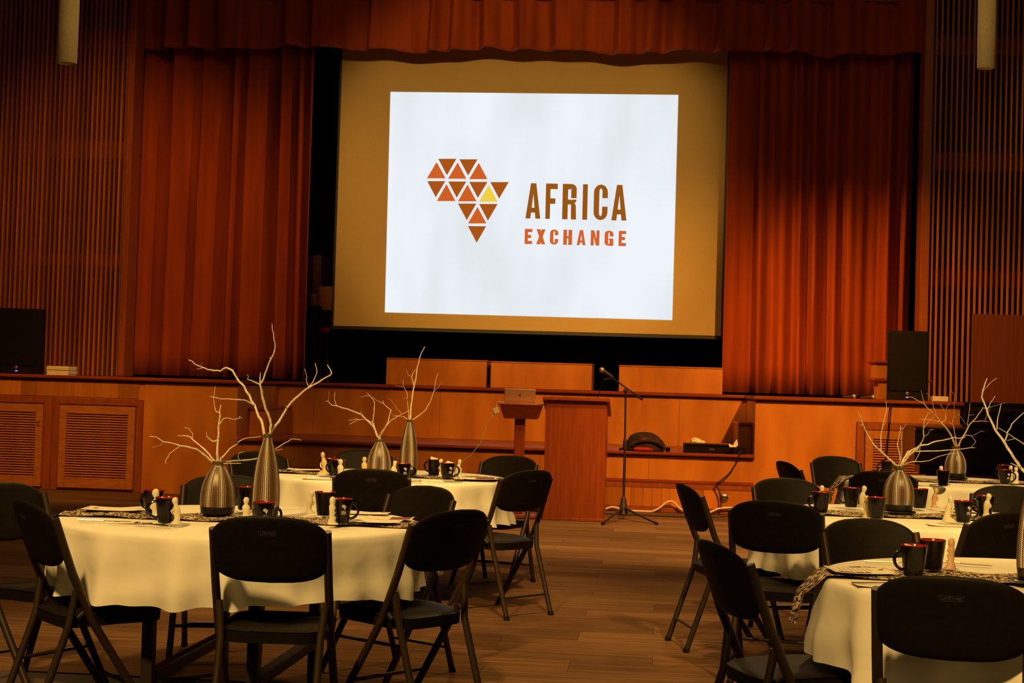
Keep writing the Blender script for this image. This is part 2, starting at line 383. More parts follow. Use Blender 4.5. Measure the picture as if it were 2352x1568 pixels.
# floor
fl = struct(MB().box(-11, 11, -5, YF + .02, -.12, -.006).build('floor', M_carpet0, smooth=False))
PW, PL = .30, 1.2
pm = []
for mt in M_carpets:
    pm.append(MB().box(-PL / 2 + .001, PL / 2 - .001, -PW / 2 + .001, PW / 2 - .001, -.006, 0).mesh('carpet_plank', mt, False))
cnt = 0; row = 0; y = 6.75
while y < YF - .02:
    lo = onz(-30, 1400, 0).x; 
    dl = ray(-20, 1300); dr = ray(2372, 1300)
    x0 = dl.x / dl.y * (y + .15); x1 = dr.x / dr.y * (y + .15)
    x = math.floor(x0 / PL) * PL + (row % 3) * PL / 3 - PL / 2
    while x - PL / 2 < x1:
        if x + PL / 2 > x0 and cnt < 300:
            p = link('carpet_plank', pm[RNG.choice((0, 0, 1, 1, 2))], fl, (x, y + PW / 2, 0)); cnt += 1
        x += PL
    y += PW; row += 1
# shell of the hall
struct(MB().box(-11, 11, -5, 26, 8.2, 8.4).build('ceiling', M_wall, smooth=False))
struct(MB().box(-11.2, -11, -5, 26, -.1, 8.2).build('wall_left', M_wall, smooth=False))
struct(MB().box(11, 11.2, -5, 26, -.1, 8.2).build('wall_right', M_wall, smooth=False))
struct(MB().box(-11, 11, -5.2, -5, -.1, 8.2).build('wall_rear', M_wall, smooth=False))
struct(MB().box(-11, 11, 25.8, 26, -.1, 8.2).build('wall_back', M_black, smooth=False))
struct(MB().box(-11, 11, YB + .02, 25.8, ZS - .3, ZS - .002).build('stage_floor', M_black, smooth=False))

# --- stage fronts
XL = onY(545, 950, YF).x; XR = onY(1735, 950, YF).x; XR2 = onY(2205, 950, YF).x
XLL = -9.5
def louvre_door(parent, x0, x1, z0, z1, n, y=YF, knob=False):
    d = empty('louvre_door', (0, 0, 0)); d.parent = parent
    st = .085
    for nm, a, b_, c, e in (('stile', x0, x0 + st, z0, z1), ('stile', x1 - st, x1, z0, z1), ('rail', x0 + st, x1 - st, z1 - st * 1.1, z1), ('rail', x0 + st, x1 - st, z0, z0 + st * 1.2)):
        MB().bbox(a, b_, y - .045, y - .005, c, e, .004).build(nm, M_louvre, d)
    MB().box(x0 + st, x1 - st, y - .008, y - .004, z0 + st, z1 - st).build('backing', M_dark, d, False)
    a, b_ = z0 + st * 1.2, z1 - st * 1.1; h = (b_ - a) / n
    me = MB().prism([(0, 0)] * 0 or [(0, -.002), (x1 - x0 - 2 * st, -.002), (x1 - x0 - 2 * st, .002), (0, .002)], 0, .001)
    s = MB(); L_ = x1 - x0 - 2 * st
    pts = [(-.036, -h * .46), (-.040, -h * .30), (-.014, h * .50), (-.010, h * .40)]
    for xx in (0, L_):
        for py, pz in pts: s.v.append((xx, py, pz))
    s.f = [(0, 1, 2, 3), (7, 6, 5, 4), (0, 4, 5, 1), (1, 5, 6, 2), (2, 6, 7, 3), (3, 7, 4, 0)]
    me = s.mesh('slat', M_louvre, False)
    for k in range(n): link('slat', me, d, (x0 + st, y, a + (k + .5) * h))
    if knob:
        MB().tube([(x1 - st * .4, y - .05, z1 - .2), (x1 - st * .4 - .02, y - .06, z1 - .19), (x1 - st * .4 - .02, y - .06, z1 - .23), (x1 - st * .4, y - .05, z1 - .24)], .006, 6).build('pull_ring', M_silver, d)
    return d
def door_frame(parent, x0, x1, z0, z1, y=YF, t=.09):
    for nm, a, b_, c, e in (('frame_stile', x0 - t, x0, z0, z1 + t), ('frame_stile', x1, x1 + t, z0, z1 + t), ('frame_header', x0, x1, z1, z1 + t)):
        MB().bbox(a, b_, y - .03, y + .0, c, e, .004).build(nm, M_frame, parent)
def lip(parent, x0, x1, y0, y1, z, th=.055, over=.045):
    th *= .75; over += .02
    s = MB(); pr = [(y1, z), (y0 - over + .012, z), (y0 - over, z - .012), (y0 - over, z - th + .012), (y0 - over + .012, z - th), (y1, z - th)]
    n = len(pr)
    for xx in (x0, x1):
        for py, pz in pr: s.v.append((xx, py, pz))
    s.f = [tuple(range(n)), tuple(range(2 * n - 1, n - 1, -1))] + [(k, n + k, n + (k + 1) % n, (k + 1) % n) for k in range(n)]
    return s.build('stage_lip', M_trim, parent, True, 20)
sb = struct(MB().box(XLL, XL, YF, YB + .02, 0, ZS - .055).build('stage_block', M_ply, smooth=False))
lip(sb, XLL, XL + .03, YF, YB + .1, ZS)
def Z(px, py, Y=YF): return onY(px, py, Y).z
def X(px, py, Y=YF): return onY(px, py, Y).x
zt = Z(230, 930); zb0 = .03
dA = (X(-110, 1030), X(100, 1030)); dB = (X(135, 1030), X(312, 1030))
door_frame(sb, dB[0], dB[1], 0, zt, t=X(327, 1030) - X(312, 1030))
MB().bbox(dA[1], dB[0] - .08, YF - .028, YF, 0, zt + .02, .004).build('frame_stile', M_frame, sb)
MB().bbox(dA[0] - .1, dB[0] - .08, YF - .03, YF, zt, zt + .08, .004).build('frame_header', M_frame, sb)
louvre_door(sb, dA[0], dA[1] - .005, zb0, zt - .01, 26, knob=True)
louvre_door(sb, dB[0] + .008, dB[1] - .008, zb0, zt - .01, 26)
# veneer boards above the doors
x = dA[0] - .2; k = 0
zhi = ZS - .055; zlo = zt + .085
while x < X(290, 900):
    wd = RNG.choice((.19, .24, .28)); MB().bbox(x, x + wd - .002, YF - .008, YF, zlo, zhi, .0015).build('plank', M_plank, sb); x += wd
MB().bbox(X(327, 1030) + .004, XL, YF - .006, YF, 0, zhi, .002).build('panel', M_ply, sb)

sr = struct(MB().box(XR, XR2, YF, YB + .02, 0, ZS - .055).build('stage_block', M_ply, smooth=False))
lip(sr, XR - .02, XR2 + .03, YF, YB + .1, ZS)
v0, v1 = X(1985, 1010), X(2190, 1010); vz1 = Z(2050, 988); vz0 = .22
door_frame(sr, v0, v1, vz0 - .09, vz1, t=.085)
louvre_door(sr, v0 + .006, v1 - .006, vz0, vz1 - .006, 20)

bn = struct(MB().box(XL, XR, YF, YB + .02, 0, ZB - .05).build('stage_bench', M_ply2, smooth=False))
lip(bn, XL + .0, XR - .0, YF, YB, ZB, .05, .05)
wc = struct(MB().box(XL, XR, YB, YB + .1, ZB - .05, ZS - .055).build('stage_riser_wall', M_ply, smooth=False))
xs = [XL, X(720, 950, YB), X(1010, 950, YB), X(1270, 950, YB), X(1560, 950, YB), XR]
for a, b_ in zip(xs, xs[1:]): MB().bbox(a + .001, b_ - .001, YB - .008, YB, ZB, ZS - .055, .002).build('panel', M_ply, wc)
lip(wc, XL, XR, YB - .008, YB + .25, ZS, .055, .045)
# bench front: upper panels, dark rail, low boards, baseboard
zr = Z(1560, 1107); zk = Z(1500, 1163)
xs = [XL, X(760, 1080), X(1000, 1080), X(1240, 1080), X(1490, 1080), XR]
for a, b_ in zip(xs, xs[1:]): MB().bbox(a + .001, b_ - .001, YF - .008, YF, zr + .02, ZB - .05, .002).build('panel', M_ply, bn)
MB().bbox(XL, XR, YF - .022, YF, zr - .012, zr + .02, .004).build('rail', M_trim, bn)
MB().bbox(XL, XR, YF - .014, YF, zr - .07, zr - .014, .003).build('rail', M_frame, bn)
x = XL
while x < X(1640, 1140):
    wd = RNG.choice((.10, .13, .16)); MB().bbox(x, x + wd - .002, YF - .008, YF, zk, zr - .07, .0015).build('plank', M_plank, bn); x += wd
MB().bbox(x, XR, YF - .007, YF, zk, zr - .07, .002).build('panel', M_ply2, bn)
struct(MB().bbox(XL, XR, YF - .03, YF, 0, zk - .004, .005).build('baseboard_stage', M_frame))
oc = onY(1663, 1144, YF - .01)
ot = MB().lathe([(.001, .012), (.035, .012), (.045, .006), (.045, 0)], 20, M=Matrix.Translation(oc) @ Matrix.Rotation(R(90), 4, 'X')).build('floor_outlet', M_silver)
tag(ot, 'small round metal outlet cover on the low stage front beside a black cord', 'outlet')
# step boxes at both ends of the bench
for sx, x0, x1, lab in ((-1, XL, XL + .22, 'wooden step box against the left stage block on the bench ledge'), (1, XR - .16, XR, 'wooden step box against the right stage block on the bench ledge')):
    e = empty('step_box', ((x0 + x1) / 2, 17.5, ZB))
    hw = (x1 - x0) / 2 - .003
    MB().bbox(-hw, hw, 0, 1.2, .001, .30, .004).build('body', M_ply2, e); MB().bbox(-hw, hw, -.02, 1.2, .302, .335, .006).build('tread', M_trim, e)
    tag(e, lab, 'step', 'step boxes')
# --- slat walls
def slat_wall(nm, pxs, x_start, x_end, z0, z1, rails, trim_px, pxr):
    s = struct(MB().box(min(x_start, x_end), max(x_start, x_end), YSL + .05, YSL + .15, z0, z1).build(nm, M_slatback, smooth=False))
    n = int(abs(x_end - x_start) / pxs)
    me = MB().bbox(-pxs * .21, pxs * .21, -.03, .05, z0, z1, .004).mesh('slat', M_slat, False)
    for k in range(n + 1):
        link('slat', me, s, (min(x_start, x_end) + pxs * (k + .5), YSL, 0))
    for za, zb_ in rails: MB().bbox(min(x_start, x_end), max(x_start, x_end), YSL + .030, YSL + .05, za, zb_, .003).build('rail', M_rail, s)
    return s
def Zs(px, py): return onY(px, py, YSL).z
xl_edge = X(289, 400, YSL); xr_edge = X(2138, 400, YSL)
raL = [(Zs(150, 109), Zs(150, 69)), (Zs(150, 362), Zs(150, 321)), (Zs(150, 612), Zs(150, 580))]
raR = [(Zs(2240, 126), Zs(2240, 82)), (Zs(2240, 392), Zs(2240, 350)), (Zs(2240, 658), Zs(2240, 620))]
pl = (X(250, 400, YSL) - X(50, 400, YSL)) / 18.3; pr = (X(2340, 500, YSL) - X(2150, 500, YSL)) / 15.2
slat_wall('wall_slatted_left', pl, xl_edge, xl_edge - 2.0, ZS, 6.6, raL, 0, 0)
slat_wall('wall_slatted_right', pr, xr_edge, xr_edge + 2.1, 0, 6.6, raR, 0, 0)
struct(MB().bbox(xl_edge, X(304, 400, YSL), YSL - .06, YSL + .3, ZS, 6.6, .01).build('trim_1', M_frame))
struct(MB().bbox(X(2117, 400, YSL), xr_edge, YSL - .06, YSL + .3, ZS, 6.6, .01).build('trim_2', M_frame))
px0 = X(2232, 800, YSL - .08)
wp = MB().bbox(px0, px0 + 1.6, YSL - .09, YSL - .03, 0, Z(2290, 722, YSL - .08), .006).build('wall_panel', M_panelw)
tag(wp, 'plain dark walnut panel covering the slats at far right', 'wall panel')
# proscenium masking so the hall light stays off the stage house
struct(MB().box(-11, xl_edge - 1.9, YSL + .2, YSL + .4, 0, 8.2).build('wall_proscenium_left', M_wall, smooth=False))
struct(MB().box(xr_edge + 2.0, 11, YSL + .2, YSL + .4, 0, 8.2).build('wall_proscenium_right', M_wall, smooth=False))
struct(MB().box(xl_edge - 1.9, xr_edge + 2.0, YSL + .2, YSL + .4, 6.2, 8.2).build('wall_proscenium_top', M_wall, smooth=False))

# ================================================================== CURTAINS, SCREEN
def curtain(name, x0, x1, z0, z1, y, amp, pitch, seed, label, wavy=0, cat='curtain'):
    r = random.Random(seed); n = int((x1 - x0) / .018); s = MB(); nz = 14
    xs = [x0 + (x1 - x0) * i / n for i in range(n + 1)]
    # irregular pleats: random knot heights, smooth between
    kn = [x0 - .1]; kd = [0.]
    sgn = 1
    while kn[-1] < x1 + .2:
        kn.append(kn[-1] + pitch * (r.choice((.45, .7, 1.1, 1.7)) if sgn > 0 else r.choice((.16, .24, .36)))); kd.append(sgn * amp * r.uniform(.35, 1)); sgn = -sgn
    def prof(xx):
        for i in range(len(kn) - 1):
            if kn[i] <= xx <= kn[i + 1]:
                t = (xx - kn[i]) / (kn[i + 1] - kn[i]); t = t * t * (3 - 2 * t); return kd[i] * (1 - t) + kd[i + 1] * t
        return 0
    ph = [r.uniform(0, 6.28) for _ in range(4)]
    for j in range(nz + 1):
        t = j / nz
        for xx in xs:
            dr = .05 * (1 - t) * math.sin(xx * 1.7 + ph[0])
            zz = z0 + (z1 - z0) * t
            if wavy: zz += (1 - t) * wavy * (math.sin(xx * 2.3 + ph[1]) + .6 * math.sin(xx * 5.1 + ph[2]) + .4 * math.sin(xx * 9.7 + ph[3]))
            s.v.append((xx, y + prof(xx + dr) * (1 - .25 * t) + .012 * math.sin(xx * 40 + ph[3]), zz))
    w_ = n + 1
    for j in range(nz):
        for i in range(n): a = j * w_ + i; s.f.append((a, a + 1, a + w_ + 1, a + w_))
    o = s.build(name, M_cur, ang=80)
    md = o.modifiers.new('thick', 'SOLIDIFY'); md.thickness = .008
    return tag(o, label, cat)
curtain('stage_curtain', X(312, 500, YC), X(712, 500, YC), ZS + .03, 6.4, YC, .15, .21, 3, 'rust red pleated stage curtain hanging left of the projection screen')
curtain('stage_curtain', X(1668, 500, YC), X(2096, 500, YC), ZS + .03, 6.4, YC, .16, .25, 11, 'rust red pleated stage curtain hanging right of the projection screen')
zv = onY(1200, 116, YV).z
curtain('curtain_valance', X(306, 60, YV) - .02, X(2126, 60, YV) + .05, zv, 6.5, YV, .12, .42, 5, 'rust red gathered valance across the top of the stage', .022, 'valance')
# black legs and backdrop behind
bd = MB().box(-9, 9, 24.6, 24.65, ZS, 8).build('stage_backdrop', M_black, smooth=False); tag(bd, 'black backdrop curtain behind the projection screen', 'backdrop')
# projection screen
def scr(px, py, dy=0): p = onY(px, py, YSC); return Vector((p.x, YSC - dy, p.z))
se = tag(empty('projection_screen', scr(1213, 759)), 'large white projection screen coloured tan as under warm light, showing a white slide with an orange triangle map', 'projection screen')
bl, br = scr(769, 751), scr(1657, 768); tl, tr = scr(784, 112), scr(1671, 118)
X0 = (bl.x + tl.x) / 2; X1 = (br.x + tr.x) / 2; ZB0 = (bl.z + br.z) / 2; ZT0 = max(tl.z, tr.z) + .8
def loc(m): 
    o = se.location; m.v = [(a - o.x, b - o.y, c - o.z) for a, b, c in m.v]; return m
loc(MB().box(X0, X1, YSC, YSC + .006, ZB0, ZT0)).build('fabric', M_screen, se, False)
loc(MB().bbox(X0 - .04, X1 + .04, YSC - .02, YSC + .03, ZB0 - .05, ZB0, .006)).build('bottom_bar', M_bar, se)
Xe = onY(1672, 600, YSC).x
for xa, xb in ((X0 - .03, X0), (X1, X1 + .04)): loc(MB().box(xa, xb, YSC - .001, YSC + .008, ZB0, ZT0)).build('black_border', M_bar, se, False)
q = [scr(884, 717, .004), scr(1544, 735, .004), scr(1558, 218, .004), scr(897, 211, .004)]
pim = loc(MB().quad(*q)).build('projected_image', M_pic, se, False)
K = 2352 / 530.
def cp(x, y, d=.007): return scr(950 + x / K, 340 + y / K, d)
tri = {'b': [[(252, 110), (437, 110), (340, 277)], [(467, 115), (652, 115), (556, 280)], [(140, 337), (325, 337), (226, 502)], [(354, 341), (538, 341), (440, 506)], [(568, 345), (754, 345), (655, 508)], [(782, 347), (970, 347), (872, 515)], [(453, 566), (640, 566), (543, 735)], [(668, 570), (857, 570), (758, 740)], [(555, 795), (740, 797), (643, 965)]],
       'o': [[(137, 309), (327, 309), (235, 143)], [(352, 313), (538, 313), (450, 147)], [(567, 317), (753, 317), (665, 151)], [(238, 540), (427, 540), (336, 368)], [(453, 543), (642, 543), (550, 372)], [(555, 768), (742, 768), (652, 600)]],
       'y': [[(668, 547), (857, 547), (767, 375)]]}
for kk, mt in (('b', M_eb), ('o', M_eo), ('y', M_ey)):
    for t3 in tri[kk]:
        loc(MB().quad(*[cp(*p) for p in (t3[0], t3[1], t3[2])])).build('logo_triangle', mt, pim, False)
def word(txt, boxes, base, cap, mt, t, h, lean):
    for ch, (a, b_) in zip(txt, boxes):
        s = MB()
        for poly in glyph(ch, t, h):
            P = []
            for u, v in poly:
                xx = a + (b_ - a) * u + lean * v; f = (xx - base[0]) / (base[2] - base[0])
                yb = base[1] + (base[3] - base[1]) * f; yt = cap[0] + (cap[1] - cap[0]) * f
                P.append(cp(xx, yb + (yt - yb) * v))
            s.quad(*P)
        loc(s).build('letter', mt, pim, False)
word('AFRICA', [(1140, 1291), (1342, 1462), (1513, 1656), (1687, 1800), (1832, 1974), (2015, 2169)], (1140, 717, 2169, 740), (357, 377), M_et, .39, .155, 9)
word('EXCHANGE', [(1131, 1207), (1250, 1341), (1388, 1472), (1524, 1614), (1662, 1752), (1804, 1892), (1945, 2034), (2088, 2163)], (1131, 977, 2163, 1000), (823, 845), M_ee, .42, .21, 4)
# plywood platform fronts along the stage edge
for (a, b_, yt, yb_), lab in (((887, 1117, 820, 884), 'leftmost of three low plywood platforms along the stage edge'), ((1127, 1359, 828, 888), 'middle one of three low plywood platforms along the stage edge'), ((1422, 1660, 837, 898), 'rightmost of three low plywood platforms along the stage edge')):
    yy = YB + .16; xa, xb = X(a, 850, yy), X(b_, 860, yy); zt_ = Z((a + b_) / 2, (yt * 2 + 8) / 2, yy)
    e = empty('stage_platform', ((xa + xb) / 2, yy, ZS)); hw = (xb - xa) / 2
    MB().bbox(-hw, hw, 0, .025, .001, zt_ - ZS - .02, .003).build('front_board', M_ply, e)
    MB().box(-hw + .002, hw - .002, .027, .7, .001, zt_ - ZS - .021).build('body', M_ply2, e, False)
    MB().bbox(-hw - .005, hw + .005, -.006, .7, zt_ - ZS - .019, zt_ - ZS, .004).build('deck', M_ply2, e)
    tag(e, lab, 'platform', 'plywood platforms on the stage edge')
# dim things in the gap beside the screen
g = empty('storage_cabinet', (X(712, 640, 21.6), 21.6, ZS)); MB().bbox(-.35, .16, 0, .5, .001, Z(712, 585, 21.6) - ZS, .01).build('body', M_panelw, g); MB().bbox(-.33, .14, -.02, -.002, .9, Z(712, 592, 21.6) - ZS, .005).build('door', M_panelw, g)
tag(g, 'dim brown cabinet standing backstage left of the screen', 'cabinet')
bk = empty('equipment_box', (X(748, 660, 21.3), 21.3, ZS)); MB().bbox(-.1, .1, 0, .3, 1.0, Z(748, 657, 21.3) - ZS, .01).build('box', M_plank, bk); MB().bbox(-.08, .08, .02, .28, .001, .999, .01).build('pedestal', M_dark, bk)
tag(bk, 'narrow backstage stand with a pale wooden top beside the screen', 'stand')
pz = Z(721, 702, 21.2)
pt = empty('planter_pot', (X(721, 690, 21.2), 21.2, ZS)); MB().lathe([(.055, pz - ZS), (.075, pz - ZS + .13), (.083, pz - ZS + .13), (.083, pz - ZS + .165)], 18).build('pot', M_plank, pt); MB().bbox(-.1, .1, -.1, .1, .001, pz - ZS, .01).build('plinth', M_dark, pt)
tag(pt, 'small tapered pot on a dark plinth backstage', 'pot')
rz_ = Z(747, 763, 20.9)
rc_ = empty('red_stool', (X(747, 755, 20.9), 20.9, ZS)); MB().bbox(-.07, .07, -.07, .07, rz_ - ZS, rz_ - ZS + .07, .02).build('cushion', M_redcl, rc_)
for sx in (-.06, .06):
    for sy in (-.06, .06): MB().tube([(sx, sy, .001), (sx * .8, sy * .8, rz_ - ZS)], .012, 6).build('leg', M_dark, rc_)
tag(rc_, 'small red topped stool in the dark gap left of the screen', 'stool')

# ================================================================== CHAIRS
CW = .217
def tube_y(z): return -.24 + (.80 - z) * .42 + max(0, .44 - z) * .22
def chair_meshes():
    me = {}
    sgp = lambda v, e: math.copysign(abs(v) ** e, v)
    # backrest
    s = MB(); n = 44; zc, hb = .724, .106; ex = 2 / 4.1
    rings = [.0001, .35, .6, .8, .92, .98, 1.0]
    def pt(ss, a, front):
        x = CW * ss * sgp(math.cos(a), ex); v = ss * sgp(math.sin(a), ex); z = zc + hb * v
        x *= 1 - .03 * max(0, -v)
        f = 1 - (x / CW) ** 2
        z += (.025 * f * max(0, v)) - .012 * f * max(0, -v)
        yy = -.235 + (.80 - z) * .36 + .0 - .034 * f
        th = .011 * (1 - ss ** 8) ** .5 if ss < 1 else 0
        if v > .75: th += .004 * (v - .75) * 4 * (1 - ss ** 8)
        return (x, yy + (th if front else -th), z)
    for front in (False, True):
        i0 = len(s.v)
        for ss in rings:
            for q in range(n): s.v.append(pt(ss, 2 * math.pi * q / n, front))
        for k in range(len(rings) - 1):
            for q in range(n):
                r = (q + 1) % n; f = (i0 + k * n + q, i0 + k * n + r, i0 + (k + 1) * n + r, i0 + (k + 1) * n + q); s.f.append(f if front else f[::-1])
    me['backrest'] = s.mesh('backrest', M_chair, True, 60)
    # seat
    s = MB(); n = 40; rings = [.0001, .4, .7, .88, .96, 1.0]; ex = 2 / 5.
    for topf in (True, False):
        i0 = len(s.v)
        for ss in rings:
            for q in range(n):
                a = 2 * math.pi * q / n; cx = sgp(math.cos(a), ex); cy = sgp(math.sin(a), ex)
                x = .198 * ss * cx * (1 - .06 * max(0, -cy)); y = .035 + .205 * ss * cy
                z = .437 + (.012 * math.sqrt(max(0, 1 - ss ** 6)) * (1 if topf else -1.6)) - (.010 * (1 - (x / .198) ** 2) * (1 - ss) if topf else 0) - .012 * max(0, -cy) * ss
                s.v.append((x, y, z))
        for k in range(len(rings) - 1):
            for q in range(n):
                r = (q + 1) % n; f = (i0 + k * n + q, i0 + k * n + r, i0 + (k + 1) * n + r, i0 + (k + 1) * n + q); s.f.append(f[::-1] if topf else f)
    # skirt below the seat rim
    me['seat'] = s.mesh('seat', M_chair, True, 60)
    s = MB(); i0 = 0
    for zz, g_ in ((.432, 1.0), (.392, .985)):
        for q in range(n):
            a = 2 * math.pi * q / n; cx = sgp(math.cos(a), ex); cy = sgp(math.sin(a), ex)
            s.v.append((.198 * cx * g_ * (1 - .06 * max(0, -cy)), .035 + .205 * cy * g_, zz - .010 * max(0, -cy)))
    for q in range(n): r = (q + 1) % n; s.f.append((n + q, n + r, r, q))
    me['seat_skirt'] = s.mesh('seat_skirt', M_chair, True, 60)
    for sx, nm in ((-1, 'L'), (1, 'R')):
        xx = sx * .207
        me['front' + nm] = MB().tube([(xx, tube_y(.80) + .012, .80), (xx, tube_y(.6), .6), (xx * 1.0, tube_y(.42), .42), (xx, tube_y(.0), 0.0)], [.0155, .016, .016, .0155], 10).mesh('leg', M_tube)
        xr_ = sx * .182
        me['rear' + nm] = MB().tube([(sx * .196, tube_y(.53) - .005, .53), (xr_, -.15, .40), (xr_, -.285, 0.0)], .0145, 10).mesh('leg', M_tube)
        me['foot' + nm] = MB().tube([(xr_, -.2785, .02), (xr_, -.2855, 0)], .0165, 10).mesh('foot_cap', M_chair)
        me['link' + nm] = MB().tube([(sx * .200, tube_y(.44), .455), (sx * .200, -.125, .425)], .008, 6).mesh('hinge_arm', M_tube)
    me['barf'] = MB().tube([(-.207, tube_y(.16), .16), (.207, tube_y(.16), .16)], .008, 8).mesh('crossbar', M_tube)
    me['barr'] = MB().tube([(-.182, -.15 - .135 * (1 - .12 / .4), .12), (.182, -.15 - .135 * (1 - .12 / .4), .12)], .008, 8).mesh('crossbar', M_tube)
    # maker's plate printed on the rear of the backrest
    s = MB(); zz = .79; hw = .034
    def bp(u, v):
        z = zz + v; x = u
        return (x, -.235 + (.80 - z) * .36 - .034 * (1 - (x / CW) ** 2) - .0135, z)
    out = [(-hw, .008), (hw, .008), (hw - .003, -.006), (hw - .012, -.008), (-hw + .012, -.008), (-hw + .003, -.006)]
    inn = [(a * .965, b_ * .85) for a, b_ in out]
    for k in range(6): j = (k + 1) % 6; s.quad(bp(*out[k]), bp(*out[j]), bp(*inn[j]), bp(*inn[k]))
    xx = -.026
    for ch in 'LIFETIME':
        wd = .0052
        for poly in glyph(ch, .3, .2): s.quad(*[bp(xx + wd * u, -.0042 + .0085 * v) for u, v in poly])
        xx += .0067
    me['plate'] = s.mesh('maker_plate', M_print, False)
    return me
CM = chair_meshes()
def chair(top_px, target, label, group, twist=0, face=None):
    p = onz(top_px[0], top_px[1], .855)
    if face is None:
        d = Vector((target[0] - p.x, target[1] - p.y)); a = math.atan2(d.y, d.x) - math.pi / 2 + R(twist)
    else: a = R(face) + YAW - math.pi / 2
    # local back-top sits at y=-.27; move the origin so that it lands on p
    off = Vector((-math.sin(a), math.cos(a))) * .265
    e = empty('folding_chair', (p.x + off.x, p.y + off.y, 0), a)
    for k, nm in (('seat', 'seat'), ('seat_skirt', 'seat_skirt'), ('backrest', 'backrest'), ('frontL', 'leg'), ('frontR', 'leg'), ('rearL', 'leg'), ('rearR', 'leg'), ('footL', 'foot_cap'), ('footR', 'foot_cap'), ('linkL', 'hinge_arm'), ('linkR', 'hinge_arm'), ('barf', 'crossbar'), ('barr', 'crossbar')):
        link(nm, CM[k], e)
    pl_ = link('maker_plate', CM['plate'], e); pl_['label'] = 'small LIFETIME plate'
    return tag(e, label, 'chair', group)
TZ = .745
T1 = onz(555, 1193, TZ); T2 = onz(892, 1093, TZ); T3 = onz(2417, 1339, TZ); T4 = onz(2085, 1186, TZ); T5 = onz(2178, 1106, TZ)
G = 'black folding chairs around the tables'
CH = [
 ((617, 1183), T1, 'black folding chair seen from straight behind at the front left table', 0, 88),
 ((62, 1147), T1, 'black folding chair at the lower left corner of the picture', 0, 36),
 ((5, 1107), T1, 'black folding chair cut by the left edge behind the lower left chair', 0, 330),
 ((1050, 1168), T1, 'black folding chair turned sideways at the right of the front left table', 0, 138),
 ((980, 1115), T1, 'black folding chair facing the camera at the far right of the front left table', 0, 230),
 ((522, 1090), T1, 'black folding chair behind the short vase of the front left table', 0, 276),
 ((853, 1075), T2, 'black folding chair seen from behind at the rear left table', 0, 90),
 ((1220, 1078), T2, 'black folding chair with legs in the open beside the rear left table', 0, 135),
 ((1175, 1046), T2, 'black folding chair just left of the big lectern', 0, 245),
 ((838, 1032), T2, 'black folding chair behind the short vase of the rear left table', 0, 272),
 ((590, 1036), T2, 'black folding chair hidden behind the tall vase of the front left table', 0, 305),
 ((2187, 1320), T3, 'large black folding chair at the lower right corner seen from behind', 0, 72),
 ((1643, 1240), T3, 'black folding chair in side view left of the front right table', 0, 14),
 ((1988, 1190), T3, 'black folding chair between the front right and middle right tables', 0, 288),
 ((1780, 1148), T4, 'black folding chair with its seat showing at the middle right table', 0, 72),
 ((1802, 1097), T4, 'black folding chair behind the far left edge of the middle right table', 0, 285),
 ((1572, 1109), T4, 'black folding chair in side view standing farthest into the aisle', 0, 9),
 ((2312, 1174), T4, 'black folding chair at the right edge seen from behind above the front right table', 0, 122),
 ((2322, 1115), T4, 'black folding chair at the right edge facing the camera across the middle right table', 0, 250),
 ((1915, 1047), T5, 'black folding chair facing the camera in front of the right louvred vent', 0, 285),
 ((1802, 1058), T5, 'black folding chair in narrow side view before the right stage block', 0, 12),
 ((2030, 1080), T5, 'black folding chair seen from behind at the rear right table', 0, 78),
]
for tp, T, lab, tw, fc in CH: chair(tp, T, lab, G, tw, fc)

